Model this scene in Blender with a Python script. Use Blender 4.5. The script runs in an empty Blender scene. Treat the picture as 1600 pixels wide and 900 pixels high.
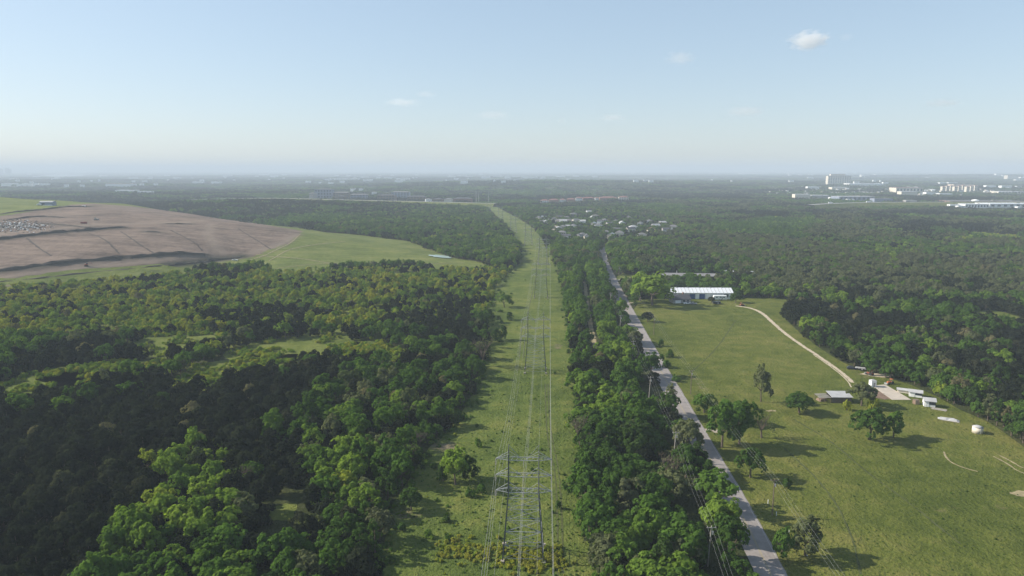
import bpy, math, random
import numpy as np
from mathutils import Vector, Matrix

# ------------------------------------------------------------------ camera, sky, sun, exposure
S = bpy.context.scene
COL = S.collection
R = math.radians
F, PITCH, CAMH = 1081.0, R(9.7), 100.0
CP, SP = math.cos(PITCH), math.sin(PITCH)
cam_d = bpy.data.cameras.new('camera'); cam = bpy.data.objects.new('camera', cam_d); COL.objects.link(cam)
cam.location = (0, 0, CAMH); cam.rotation_euler = (math.pi / 2 - PITCH, 0, 0)
cam_d.sensor_width = 36; cam_d.lens = 36 * F / 1600; cam_d.clip_start = 1; cam_d.clip_end = 100000
S.camera = cam

SUN_DIR = Vector((-18.5, 3.1, 11.6)).normalized()
SUN_EL = math.asin(SUN_DIR.z)
SUN_ROT = math.atan2(SUN_DIR.x, SUN_DIR.y)
W = bpy.data.worlds.new('World'); S.world = W; W.use_nodes = True
wn = W.node_tree.nodes; wl = W.node_tree.links
bg = wn['Background']; bg.inputs['Strength'].default_value = 0.13
sky = wn.new('ShaderNodeTexSky'); sky.sky_type = 'NISHITA'; sky.sun_disc = False
sky.sun_elevation = SUN_EL; sky.sun_rotation = SUN_ROT
sky.altitude = 100; sky.air_density = 1.0; sky.dust_density = 0.6; sky.ozone_density = 6.0
gam = wn.new('ShaderNodeGamma'); gam.inputs['Gamma'].default_value = 0.5      # compresses the contrast of the whole sky
mul = wn.new('ShaderNodeVectorMath'); mul.operation = 'MULTIPLY'; mul.inputs[1].default_value = (1.81, 1.80, 1.76)
wl.new(sky.outputs[0], gam.inputs['Color']); wl.new(gam.outputs[0], mul.inputs[0]); wl.new(mul.outputs[0], bg.inputs['Color'])
sl = bpy.data.lights.new('sun', 'SUN'); sl.energy = 5.0; sl.angle = R(0.53); sl.color = (1.0, 0.93, 0.82)
so = bpy.data.objects.new('sun', sl); COL.objects.link(so)
so.rotation_euler = SUN_DIR.to_track_quat('Z', 'Y').to_euler(); so.location = (-200, 0, 160)

S.view_settings.view_transform = 'Standard'; S.view_settings.look = 'None'
S.view_settings.gamma = 1; S.view_settings.use_curve_mapping = False
S.view_settings.exposure = 0.66
S.render.engine = 'CYCLES'
cy = S.cycles
cy.use_denoising = True
cy.max_bounces = 5; cy.diffuse_bounces = 2; cy.glossy_bounces = 2; cy.transmission_bounces = 2
cy.volume_bounces = 3; cy.transparent_max_bounces = 8
cy.caustics_reflective = False; cy.caustics_refractive = False
HAZE_DENSITY = 1.65e-4
HAZE_COLOR = (0.645, 0.735, 0.835, 1)

rng = np.random.default_rng(7)
random.seed(7)

# ------------------------------------------------------------------ helpers: projection and terrain
def proj(x, y, z):
    dz = z - CAMH
    d = y * CP - dz * SP
    v = y * SP + dz * CP
    d = np.where(np.abs(d) < 1e-6, 1e-6, d) if isinstance(d, np.ndarray) else (d or 1e-6)
    return 800 + F * x / d, 450 - F * v / d

def sstep(a, b, x):
    t = np.clip((x - a) / (b - a), 0, 1)
    return t * t * (3 - 2 * t)

def undul(x, y):
    r = np.hypot(x, y)
    h = 6 * np.sin(x / 410 + 1.3) * np.sin(y / 530 + .4) + 5 * np.sin(x / 930 - y / 700) + 4 * np.sin(y / 260 + x / 1900) + 5
    far = 22 * np.exp(-((x - 300) / 1500) ** 2 - ((y - 4300) / 500) ** 2) + 26 * np.exp(-((x - 5200) / 2200) ** 2 - ((y - 8200) / 1200) ** 2) \
        + 18 * np.exp(-((x + 650) / 380) ** 2 - ((y - 1750) / 190) ** 2)
    lake = np.exp(-(((x + 6400) / 2600) ** 2 + ((y - 10500) / 4000) ** 2) ** 2)
    return (h * sstep(1900, 3400, r) * (1 - lake) + far)

# landfill: profiles across the mound (X: front, face top, height, crest, height, back shoulder, height, back)
KN = np.array([
    (-1700, 480, 640, 28, 1050, 46, 1300, 52, 1600),
    (-1000, 515, 680, 29, 1050, 45, 1300, 52, 1600),
    (-700, 548, 712, 29, 1050, 44.5, 1250, 40, 1500),
    (-560, 560, 722, 28, 1005, 40, 1160, 30, 1380),
    (-440, 575, 735, 26, 950, 34, 1090, 20, 1250),
    (-348, 635, 760, 19, 915, 27, 1040, 15, 1180),
    (-312, 690, 775, 13, 900, 23, 1020, 13, 1120),
    (-265, 700, 790, 9, 895, 17, 1000, 9, 1090),
    (-230, 668, 760, 6, 885, 12.5, 975, 6, 1060),
    (-150, 690, 760, 3, 840, 5.5, 910, 3, 980),
    (-60, 722, 735, .3, 745, .3, 750, .2, 760),
    (-20, 735, 736, 0, 737, 0, 738, 0, 740)], float)
HX0, HX1, HY0, HY1, HS = -1700.0, -20.0, 470.0, 1640.0, 5.0
hxs = np.arange(HX0, HX1 + .1, HS); hys = np.arange(HY0, HY1 + .1, HS)
HZ = np.zeros((len(hxs), len(hys)))
for i, x in enumerate(hxs):
    k = [np.interp(x, KN[:, 0], KN[:, j]) for j in range(1, 9)]
    HZ[i] = np.interp(hys, [k[0], k[1], k[3], k[5], k[7]], [0, k[2], k[4], k[6], 0])
mask0 = HZ > 0.01
for _ in range(4):
    p = np.pad(HZ, 1, mode='edge')
    HZ = (p[:-2, 1:-1] + p[2:, 1:-1] + p[1:-1, :-2] + p[1:-1, 2:] + 2 * p[1:-1, 1:-1]) / 6
GX, GY = np.meshgrid(hxs, hys, indexing='ij')
HZ += (0.5 * np.sin(GX / 23 + np.sin(GY / 31)) + .5 * np.sin(GY / 17 + GX / 41)) * np.clip(HZ / 8, 0, 1)

def hill(x, y):
    x = np.asarray(x, float); y = np.asarray(y, float)
    u = (x - HX0) / HS; v = (y - HY0) / HS
    ins = (u >= 0) & (u < len(hxs) - 1) & (v >= 0) & (v < len(hys) - 1)
    i = np.clip(u.astype(int), 0, len(hxs) - 2); j = np.clip(v.astype(int), 0, len(hys) - 2)
    a = np.clip(u - i, 0, 1); b = np.clip(v - j, 0, 1)
    z = (HZ[i, j] * (1 - a) * (1 - b) + HZ[i + 1, j] * a * (1 - b) + HZ[i, j + 1] * (1 - a) * b + HZ[i + 1, j + 1] * a * b)
    return np.where(ins, z, 0.0)

def terrain(x, y):
    return undul(x, y) + hill(x, y)

def pick(px, py):
    """the ground point seen at a place of the photograph: world metres"""
    u = (px - 800) / F; v = (450 - py) / F
    dx, dy, dz = u, CP + v * SP, -SP + v * CP
    if dz >= -1e-4: dz = -1e-4
    ts = np.concatenate([np.arange(80, 2500, 3.0), np.geomspace(2500, 40000, 1500)])
    gap = CAMH + dz * ts - terrain(dx * ts, dy * ts)
    k = int(np.argmax(gap <= 0)) if (gap <= 0).any() else len(ts) - 1
    t = ts[k]
    if k > 0 and gap[k] < 0:
        t = ts[k - 1] + (ts[k] - ts[k - 1]) * gap[k - 1] / (gap[k - 1] - gap[k])
    return Vector((dx * t, dy * t, float(terrain(dx * t, dy * t))))

def flat(px, py, z=0.0):
    u = (px - 800) / F; v = (450 - py) / F
    t = (CAMH - z) / (SP - v * CP)
    return Vector((u * t, (CP + v * SP) * t, z))

def in_poly(px, py, poly):
    px = np.asarray(px, float); py = np.asarray(py, float)
    ins = np.zeros(px.shape, bool)
    n = len(poly)
    for i in range(n):
        x1, y1 = poly[i]; x2, y2 = poly[(i + 1) % n]
        c = (y1 > py) != (y2 > py)
        xi = (x2 - x1) * (py - y1) / ((y2 - y1) or 1e-9) + x1
        ins ^= c & (px < xi)
    return ins

# ------------------------------------------------------------------ helpers: objects
def tag(o, label=None, cat=None, group=None, kind=None):
    if label: o['label'] = label
    if cat: o['category'] = cat
    if group: o['group'] = group
    if kind: o['kind'] = kind
    return o

def empty(name, loc, rz=0.0, label=None, cat=None, group=None):
    o = bpy.data.objects.new(name, None); COL.objects.link(o)
    o.location = loc; o.rotation_euler = (0, 0, rz); o.empty_display_size = 1
    return tag(o, label, cat, group)

class MB:
    def __init__(s): s.v = []; s.f = []
    def add(s, vs, fs):
        k = len(s.v); s.v += [tuple(p) for p in vs]; s.f += [tuple(i + k for i in f) for f in fs]; return s
    def box(s, c, d, rz=0.0, taper=1.0):
        x, y, z = d[0] / 2, d[1] / 2, d[2] / 2
        ca, sa = math.cos(rz), math.sin(rz); P = []
        for sz in (-1, 1):
            t = taper if sz > 0 else 1
            for sx, sy in ((-1, -1), (1, -1), (1, 1), (-1, 1)):
                a, b = sx * x * t, sy * y * t
                P.append((c[0] + a * ca - b * sa, c[1] + a * sa + b * ca, c[2] + sz * z))
        return s.add(P, [(3, 2, 1, 0), (4, 5, 6, 7), (0, 1, 5, 4), (1, 2, 6, 5), (2, 3, 7, 6), (3, 0, 4, 7)])
    def beam(s, p, q, r0, r1=None, n=4, caps=True):
        p, q = Vector(p), Vector(q); r1 = r0 if r1 is None else r1
        d = (q - p).normalized(); a = d.orthogonal().normalized(); b = d.cross(a)
        P = []
        for o, r in ((p, r0), (q, r1)):
            for k in range(n):
                t = 2 * math.pi * k / n
                P.append(o + a * (r * math.cos(t)) + b * (r * math.sin(t)))
        fs = [(k, (k + 1) % n, n + (k + 1) % n, n + k) for k in range(n)]
        if caps: fs += [tuple(range(n - 1, -1, -1)), tuple(range(n, 2 * n))]
        return s.add(P, fs)
    def path(s, pts, r, n=4):
        P = []; fs = []
        pts = [Vector(p) for p in pts]
        for i, p in enumerate(pts):
            d = (pts[min(i + 1, len(pts) - 1)] - pts[max(i - 1, 0)]).normalized()
            a = d.cross(Vector((0, 0, 1))).normalized(); b = a.cross(d)
            for k in range(n):
                t = 2 * math.pi * k / n
                P.append(p + a * (r * math.cos(t)) + b * (r * math.sin(t)))
        for i in range(len(pts) - 1):
            for k in range(n):
                fs.append((i * n + k, i * n + (k + 1) % n, (i + 1) * n + (k + 1) % n, (i + 1) * n + k))
        return s.add(P, fs)
    def lathe(s, prof, c=(0, 0, 0), n=16):
        P = []; fs = []
        for r, z in prof:
            for k in range(n):
                t = 2 * math.pi * k / n; P.append((c[0] + r * math.cos(t), c[1] + r * math.sin(t), c[2] + z))
        for i in range(len(prof) - 1):
            for k in range(n):
                fs.append((i * n + k, i * n + (k + 1) % n, (i + 1) * n + (k + 1) % n, (i + 1) * n + k))
        fs += [tuple(range(n - 1, -1, -1)), tuple(range((len(prof) - 1) * n, len(prof) * n))]
        return s.add(P, fs)
    def gable(s, L, D, z0, h, over=.4, th=.22):
        """pitched roof, ridge along X, as a thick folded slab"""
        a, b = L / 2 + over, D / 2 + over
        dz = h * over / (D / 2)
        sec = [(-b, z0 - dz), (0, z0 + h), (b, z0 - dz), (b, z0 - dz + th), (0, z0 + h + th), (-b, z0 - dz + th)]
        P = [(-a, y, z) for y, z in sec] + [(a, y, z) for y, z in sec]
        return s.add(P, [(0, 1, 4, 5), (1, 2, 3, 4), (11, 10, 7, 6), (10, 9, 8, 7), (0, 6, 7, 1), (1, 7, 8, 2), (2, 8, 9, 3), (3, 9, 10, 4), (4, 10, 11, 5), (5, 11, 6, 0)])
    def hip(s, L, D, z0, h, over=.45):
        a, b = L / 2 + over, D / 2 + over; rdg = max(a - b, .3)
        P = [(-a, -b, z0), (a, -b, z0), (a, b, z0), (-a, b, z0), (-rdg, 0, z0 + h), (rdg, 0, z0 + h)]
        return s.add(P, [(0, 1, 5, 4), (1, 2, 5), (2, 3, 4, 5), (3, 0, 4), (3, 2, 1, 0)])
    def gwall(s, L, D, h, rh, z0=0.0):
        a, b = L / 2, D / 2
        P = [(-a, -b, z0), (a, -b, z0), (a, b, z0), (-a, b, z0), (-a, -b, h), (a, -b, h), (a, b, h), (-a, b, h), (-a, 0, h + rh), (a, 0, h + rh)]
        return s.add(P, [(0, 1, 5, 4), (2, 3, 7, 6), (1, 2, 6, 9, 5), (3, 0, 4, 8, 7), (4, 5, 9, 8), (6, 7, 8, 9), (3, 2, 1, 0)])
    def mesh(s, name, mat=None, smooth=False):
        m = bpy.data.meshes.new(name); m.from_pydata(s.v, [], s.f)
        if mat: m.materials.append(mat)
        if smooth: m.polygons.foreach_set('use_smooth', [True] * len(m.polygons))
        m.update(); return m
    def build(s, name, mat=None, parent=None, smooth=False, loc=None):
        o = bpy.data.objects.new(name, s.mesh(name, mat, smooth)); COL.objects.link(o)
        if parent is not None: o.parent = parent
        if loc is not None: o.location = loc
        return o

def copy_tree(o, parent=None):
    c = o.copy(); COL.objects.link(c); c.parent = parent
    for ch in list(o.children): copy_tree(ch, c)
    return c

# ------------------------------------------------------------------ materials
def new_mat(name):
    m = bpy.data.materials.new(name); m.use_nodes = True
    nt = m.node_tree; b = nt.nodes['Principled BSDF']
    b.inputs['Specular IOR Level'].default_value = .25
    return m, nt, b

def noise(nt, scale, detail=4, rough=.6, vec=None):
    n = nt.nodes.new('ShaderNodeTexNoise'); n.inputs['Scale'].default_value = scale
    n.inputs['Detail'].default_value = detail; n.inputs['Roughness'].default_value = rough
    if vec is not None: nt.links.new(vec, n.inputs['Vector'])
    return n.outputs[0]

def ramp(nt, fac, stops):
    r = nt.nodes.new('ShaderNodeValToRGB'); e = r.color_ramp.elements
    while len(e) < len(stops): e.new(.5)
    for el, (p, c) in zip(e, stops): el.position = p; el.color = (*c, 1)
    nt.links.new(fac, r.inputs[0]); return r.outputs[0]

def mix(nt, fac, a, b, mode='MIX'):
    m = nt.nodes.new('ShaderNodeMix'); m.data_type = 'RGBA'; m.blend_type = mode
    for s_, v in ((m.inputs[0], fac), (m.inputs[6], a), (m.inputs[7], b)):
        if isinstance(v, (int, float)): s_.default_value = v
        elif isinstance(v, tuple): s_.default_value = (*v, 1)
        else: nt.links.new(v, s_)
    return m.outputs[2]

def math_n(nt, op, a, b=None, c=None):
    m = nt.nodes.new('ShaderNodeMath'); m.operation = op
    for k, v in enumerate((a, b, c)):
        if v is None: continue
        if isinstance(v, (int, float)): m.inputs[k].default_value = v
        else: nt.links.new(v, m.inputs[k])
    return m.outputs[0]

def bump(nt, b, h, strength=.4, dist=.3):
    n = nt.nodes.new('ShaderNodeBump'); n.inputs['Strength'].default_value = strength; n.inputs['Distance'].default_value = dist
    nt.links.new(h, n.inputs['Height']); nt.links.new(n.outputs[0], b.inputs['Normal'])

def world_pos(nt):
    return nt.nodes.new('ShaderNodeNewGeometry').outputs['Position']

def attr(nt, name, typ='GEOMETRY'):
    a = nt.nodes.new('ShaderNodeAttribute'); a.attribute_name = name; a.attribute_type = typ
    return a.outputs['Fac']

def plain(name, col, rough=.7, var=.12, scale=.6, metal=0.0):
    m, nt, b = new_mat(name)
    n = noise(nt, scale, 4, .65, world_pos(nt))
    lo = tuple(c * (1 - var) for c in col); hi = tuple(min(1, c * (1 + var)) for c in col)
    nt.links.new(ramp(nt, n, [(.3, lo), (.7, hi)]), b.inputs['Base Color'])
    b.inputs['Roughness'].default_value = rough; b.inputs['Metallic'].default_value = metal
    return m

def grass_mat(name, dark, mid, light, bare, bare_amt=.72, gain=1.0):
    m, nt, b = new_mat(name); p = world_pos(nt)
    n1 = noise(nt, .018, 3, .55, p); n2 = noise(nt, .11, 5, .65, p); n3 = noise(nt, .9, 4, .7, p)
    f = math_n(nt, 'ADD', math_n(nt, 'MULTIPLY', n1, .38), math_n(nt, 'ADD', math_n(nt, 'MULTIPLY', n2, .37), math_n(nt, 'MULTIPLY', n3, .25)))
    c = ramp(nt, f, [(.41, dark), (.5, mid), (.59, light)])
    nb = noise(nt, .05, 6, .7, p)
    fb = math_n(nt, 'ADD', attr(nt, 'bare'), nb)
    mb = nt.nodes.new('ShaderNodeMapRange'); mb.inputs[1].default_value = bare_amt - .04; mb.inputs[2].default_value = bare_amt + .1
    nt.links.new(fb, mb.inputs[0])
    nt.links.new(mix(nt, mb.outputs[0], c, bare), b.inputs['Base Color'])
    b.inputs['Roughness'].default_value = .95; b.inputs['Specular IOR Level'].default_value = .05
    bump(nt, b, math_n(nt, 'ADD', n3, math_n(nt, 'MULTIPLY', n2, 2.0)), .9, 1.1)
    return m

M = {}
M['pasture'] = grass_mat('pasture_grass', (.068, .088, .016), (.105, .122, .024), (.155, .152, .040), (.19, .155, .075), .76)
M['corridor'] = grass_mat('corridor_grass', (.062, .09, .018), (.10, .13, .028), (.16, .17, .042), (.19, .155, .10), .76)
M['meadow'] = grass_mat('meadow_grass', (.08, .105, .022), (.115, .14, .03), (.165, .18, .045), (.20, .17, .08), .82)
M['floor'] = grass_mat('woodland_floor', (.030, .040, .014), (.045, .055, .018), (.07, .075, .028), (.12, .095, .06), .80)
def frayed(name, col, rough=.95, var=.2, scale=.4, amount=.75):
    m = plain(name, col, rough, var, scale); nt = m.node_tree; b = nt.nodes['Principled BSDF']; out = nt.nodes['Material Output']
    n = noise(nt, .55, 5, .7, world_pos(nt))
    f = math_n(nt, 'ADD', math_n(nt, 'MULTIPLY', attr(nt, 'edge'), amount), n)
    mr = nt.nodes.new('ShaderNodeMapRange'); mr.inputs[1].default_value = .82; mr.inputs[2].default_value = 1.0; nt.links.new(f, mr.inputs[0])
    tr = nt.nodes.new('ShaderNodeBsdfTransparent'); mx = nt.nodes.new('ShaderNodeMixShader')
    nt.links.new(mr.outputs[0], mx.inputs[0]); nt.links.new(b.outputs[0], mx.inputs[1]); nt.links.new(tr.outputs[0], mx.inputs[2]); nt.links.new(mx.outputs[0], out.inputs['Surface'])
    return m
M['asphalt'] = plain('asphalt', (.25, .222, .205), .9, .16, .35)
M['gravel'] = frayed('gravel', (.30, .26, .20), .95, .25, .5)
M['sand'] = frayed('sandy_track', (.42, .35, .25), .95, .22, .4)
M['rut'] = frayed('rut_grass', (.065, .075, .022), .95, .3, .4, .7)
M['trodden'] = frayed('trodden_earth', (.26, .215, .12), .95, .3, .4, .7)
M['concrete'] = plain('concrete', (.42, .365, .30), .9, .12, .3)
M['earth'] = frayed('bare_earth', (.17, .115, .08), .95, .25, .3)
M['highway'] = plain('highway_concrete', (.27, .265, .255), .9, .1, .1)
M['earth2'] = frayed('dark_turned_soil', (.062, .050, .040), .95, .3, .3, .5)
M['white'] = plain('white_paint', (.78, .78, .76), .5, .05)
M['roof_white'] = plain('white_metal_roof', (.66, .67, .68), .45, .05, .2)
M['cream'] = plain('cream_wall', (.62, .56, .46), .8, .06)
M['greige'] = plain('grey_wall', (.36, .34, .32), .8, .08)
M['brown'] = plain('brown_wall', (.20, .14, .10), .8, .1)
M['brick'] = plain('brick_wall', (.28, .14, .10), .85, .1)
M['blue'] = plain('blue_paint', (.04, .08, .22), .5, .06)
M['bluewall'] = plain('blue_grey_wall', (.22, .25, .32), .6, .06)
M['roof_grey'] = plain('grey_shingle_roof', (.15, .145, .145), .85, .15)
M['roof_dark'] = plain('dark_shingle_roof', (.075, .075, .085), .85, .15)
M['roof_red'] = plain('red_tile_roof', (.22, .10, .085), .8, .12)
M['roof_tin'] = plain('weathered_tin_roof', (.38, .375, .37), .5, .15, .4)
M['roof_lodge'] = plain('old_grey_metal_roof', (.21, .20, .195), .7, .2, .3)
M['glass'] = plain('window_glass', (.05, .06, .075), .15, .1)
M['steel'] = plain('galvanised_steel', (.33, .34, .335), .55, .1, .5, .2)
M['wire'] = plain('cable_aluminium', (.30, .30, .28), .6, .05, .2)
M['darksteel'] = plain('weathered_dark_steel', (.10, .105, .105), .6, .15, .5, .3)
M['wood'] = plain('weathered_wood', (.16, .125, .095), .9, .15, 1.5)
M['palewood'] = plain('pale_weathered_wood', (.34, .31, .27), .9, .15, 1.5)
M['rubber'] = plain('black_rubber', (.025, .025, .027), .7, .1)
M['red'] = plain('red_paint', (.24, .07, .05), .5, .08)
M['orange'] = plain('orange_paint', (.42, .14, .06), .5, .08)
M['yellow'] = plain('worn_yellow_line_paint', (.30, .255, .16), .85, .2, .5)
M['worn'] = plain('worn_white_line_paint', (.36, .35, .33), .85, .25, .5)
M['bark'] = plain('bark', (.11, .085, .065), .95, .25, 2.0)
M['darkcar'] = plain('dark_car_paint', (.03, .035, .045), .3, .05)
M['porcelain'] = plain('insulator_glaze', (.30, .28, .26), .3, .05)

def leaf_mat():
    m = bpy.data.materials.new('foliage'); m.use_nodes = True; nt = m.node_tree; nt.nodes.clear()
    out = nt.nodes.new('ShaderNodeOutputMaterial')
    t = math_n(nt, 'ADD', attr(nt, 'tone', 'INSTANCER'), math_n(nt, 'MULTIPLY', attr(nt, 'shift'), 1.0))
    c = ramp(nt, t, [(0.0, (.016, .022, .013)), (.13, (.033, .042, .023)), (.20, (.05, .052, .03)), (.245, (.128, .142, .074)), (.325, (.130, .146, .070)), (.385, (.044, .082, .020)),
                     (.58, (.082, .152, .028)), (.76, (.195, .275, .042)), (.90, (.33, .32, .045)), (1.0, (.125, .11, .09))])
    n = noise(nt, .8, 3, .6, world_pos(nt))
    c = mix(nt, 1.0, c, ramp(nt, n, [(.25, (.72, .76, .8)), (.75, (1.22, 1.2, 1.05))]), 'MULTIPLY')
    d = nt.nodes.new('ShaderNodeBsdfDiffuse'); tr = nt.nodes.new('ShaderNodeBsdfTranslucent')
    nt.links.new(c, d.inputs['Color'])
    tc = mix(nt, 1.0, c, (1.15, 1.25, .6), 'MULTIPLY'); nt.links.new(tc, tr.inputs['Color'])
    mx = nt.nodes.new('ShaderNodeMixShader'); mx.inputs[0].default_value = .42
    nt.links.new(d.outputs[0], mx.inputs[1]); nt.links.new(tr.outputs[0], mx.inputs[2]); nt.links.new(mx.outputs[0], out.inputs['Surface'])
    return m
M['leaf'] = leaf_mat()

def water_mat(name, col, rough):
    m, nt, b = new_mat(name); b.inputs['Base Color'].default_value = (*col, 1)
    b.inputs['Roughness'].default_value = rough; b.inputs['Specular IOR Level'].default_value = .9
    n = noise(nt, .25, 3, .5, world_pos(nt)); bump(nt, b, n, .08, .1); return m
M['water'] = water_mat('lake_water', (.10, .13, .14), .12)
M['pond'] = water_mat('pond_water', (.46, .58, .55), .2)  # pale sky reflection put into the pond's base colour

def landfill_mat():
    m, nt, b = new_mat('landfill_soil'); p = world_pos(nt)
    n1 = noise(nt, .02, 5, .6, p); n2 = noise(nt, .16, 6, .7, p)
    mp = nt.nodes.new('ShaderNodeMapping'); mp.inputs['Scale'].default_value = (.015, .11, .2); mp.inputs['Rotation'].default_value = (0, 0, -.22)
    nt.links.new(p, mp.inputs['Vector']); n3 = noise(nt, 1.0, 5, .6, mp.outputs[0])
    f = math_n(nt, 'ADD', math_n(nt, 'MULTIPLY', n1, .35), math_n(nt, 'ADD', math_n(nt, 'MULTIPLY', n2, .25), math_n(nt, 'MULTIPLY', n3, .4)))
    soil = ramp(nt, f, [(.38, (.085, .064, .051)), (.48, (.150, .112, .088)), (.60, (.225, .168, .130))])
    green = ramp(nt, f, [(.40, (.075, .098, .022)), (.5, (.115, .14, .034)), (.60, (.165, .17, .052))])
    g = math_n(nt, 'ADD', attr(nt, 'grass'), math_n(nt, 'MULTIPLY', math_n(nt, 'SUBTRACT', n2, .5), 2.2))
    mr = nt.nodes.new('ShaderNodeMapRange'); mr.inputs[1].default_value = .4; mr.inputs[2].default_value = .6
    nt.links.new(g, mr.inputs[0])
    c = mix(nt, mr.outputs[0], soil, green)
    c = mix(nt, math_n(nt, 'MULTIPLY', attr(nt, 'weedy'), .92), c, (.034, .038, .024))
    c = mix(nt, math_n(nt, 'MULTIPLY', attr(nt, 'pale'), .75), c, (.22, .175, .135))
    nt.links.new(c, b.inputs['Base Color']); b.inputs['Roughness'].default_value = .95; b.inputs['Specular IOR Level'].default_value = .05
    bump(nt, b, math_n(nt, 'ADD', n2, n3), .7, 1.6)
    return m
M['landfill'] = landfill_mat()

# ------------------------------------------------------------------ ground
def grid_mesh(name, V, nu, nv, mat, attrs=None):
    idx = np.arange(nu * nv).reshape(nu, nv)
    f = np.stack([idx[:-1, :-1], idx[1:, :-1], idx[1:, 1:], idx[:-1, 1:]], -1).reshape(-1, 4)
    m = bpy.data.meshes.new(name); m.from_pydata(V.reshape(-1, 3).tolist(), [], f.tolist())
    m.materials.append(mat)
    for k, a in (attrs or {}).items():
        at = m.attributes.new(k, 'FLOAT', 'POINT'); at.data.foreach_set('value', np.asarray(a, np.float32).ravel())
    m.polygons.foreach_set('use_smooth', [True] * len(m.polygons)); m.update()
    o = bpy.data.objects.new(name, m); COL.objects.link(o); return o

gx = np.concatenate([-np.geomspace(26000, 900, 70), np.linspace(-870, 870, 60), np.geomspace(900, 26000, 70)])
gy = np.concatenate([[-4000, -2000, -600], np.linspace(-200, 1800, 50), np.geomspace(1850, 38000, 130)])
X, Y = np.meshgrid(gx, gy, indexing='ij')
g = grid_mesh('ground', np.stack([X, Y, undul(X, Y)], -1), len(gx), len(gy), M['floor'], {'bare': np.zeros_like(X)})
tag(g, kind='structure')

def densify(pts, step):
    out = []
    for a, b in zip(pts[:-1], pts[1:]):
        n = max(1, int((b - a).length / step))
        out += [a.lerp(b, k / n) for k in range(n)]
    return out + [pts[-1]]

def smooth_line(pts, n=3):
    for _ in range(n):
        q = [pts[0]]
        for a, b in zip(pts[:-1], pts[1:]): q += [a.lerp(b, .25), a.lerp(b, .75)]
        pts = q + [pts[-1]]
    return pts

def ribbon(name, pts, width, z, mat, step=4, jitter=0.0, seed=1, off=0.0, curved=True, mid=0.0):
    pts = smooth_line([Vector(p) for p in pts], 2) if curved else [Vector(p) for p in pts]
    pts = densify(pts, step)
    rg = random.Random(seed); mb = MB(); n = len(pts); P = []
    for i, p in enumerate(pts):
        d = pts[min(i + 1, n - 1)] - pts[max(i - 1, 0)]; d.z = 0; d.normalize()
        s = Vector((d.y, -d.x, 0)); w = width(i / max(1, n - 1)) if callable(width) else width
        for k in (-1, -.5, 0, .5, 1):
            q = p + s * (off + k * w / 2 + (rg.uniform(-jitter, jitter) if abs(k) == 1 else 0))
            P.append((q.x, q.y, float(terrain(q.x, q.y)) + z + (.02 * (1 - abs(k)))))
    fs = []
    for i in range(n - 1):
        for k in range(4): fs.append((i * 5 + k, i * 5 + k + 1, (i + 1) * 5 + k + 1, (i + 1) * 5 + k))
    mb.add(P, fs); o = mb.build(name, mat, smooth=True); tag(o, kind='structure')
    at = o.data.attributes.new('edge', 'FLOAT', 'POINT'); at.data.foreach_set('value', [1.0, .35, mid, .35, 1.0] * n)
    return o

def rows_sheet(name, rows, z, mat, ncol, step, spots=()):
    pts = [(flat(a, y), flat(b, y)) for y, a, b in rows]
    L, Rr = [], []
    for (a, b), (c, d) in zip(pts[:-1], pts[1:]):
        n = max(1, int(max((c - a).length, (d - b).length) / step))
        for k in range(n): L.append(a.lerp(c, k / n)); Rr.append(b.lerp(d, k / n))
    L.append(pts[-1][0]); Rr.append(pts[-1][1])
    L = np.array([tuple(p) for p in L]); Rr = np.array([tuple(p) for p in Rr])
    t = np.linspace(0, 1, ncol)[None, :, None]
    V = L[:, None] * (1 - t) + Rr[:, None] * t
    V[..., 2] = terrain(V[..., 0], V[..., 1]) + z
    bare = np.zeros(V.shape[:2])
    for sx, sy, rx, ry, k in spots:
        c = flat(sx, sy); bare = np.maximum(bare, k * np.exp(-((V[..., 0] - c.x) / rx) ** 2 - ((V[..., 1] - c.y) / ry) ** 2))
    o = grid_mesh(name, V, V.shape[0], ncol, mat, {'bare': bare}); tag(o, kind='structure'); return o

COR = [(324, 758, 776), (332, 764, 792), (340, 772, 808), (355, 788, 832), (372, 802, 846), (390, 812, 857), (410, 812, 868), (432, 790, 877), (455, 772, 882),
       (480, 766, 886), (505, 762, 890), (540, 762, 893), (580, 752, 897), (620, 736, 900), (660, 712, 903), (700, 670, 906), (740, 645, 909), (790, 612, 914), (850, 600, 922), (905, 585, 935), (1010, 560, 955), (1200, 500, 990)]
rows_sheet('clearing_grass', COR, .03, M['corridor'], 30, 6,
           [(700, 702, 9, 6, .34), (648, 808, 10, 7, .30), (675, 690, 6, 8, .2), (850, 500, 9, 24, .2), (850, 430, 10, 60, .18), (872, 540, 4, 14, .28), (829, 578, 5, 5, .25)])
COR_POLY = [(a, y) for y, a, b in COR] + [(b, y) for y, a, b in reversed(COR)]
FLD = [(466, 1150, 1225), (471, 1000, 1236), (490, 985, 1225), (500, 990, 1228), (520, 1000, 1250), (540, 1012, 1275), (560, 1022, 1305), (580, 1032, 1345), (600, 1045, 1420), (620, 1055, 1465),
       (640, 1068, 1500), (660, 1078, 1545), (680, 1090, 1575), (700, 1102, 1602), (730, 1118, 1660), (780, 1146, 1760), (850, 1184, 1900), (905, 1212, 2010), (1010, 1270, 2210), (1200, 1360, 2600)]
rows_sheet('pasture', FLD, .03, M['pasture'], 50, 5,
           [(1455, 770, 40, 18, .12), (1340, 585, 8, 14, .3), (1400, 640, 14, 8, .2), (1320, 860, 20, 8, .14), (1095, 600, 5, 30, .2)])
FLD_POLY = [(a, y) for y, a, b in FLD] + [(b, y) for y, a, b in reversed(FLD)]
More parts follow.
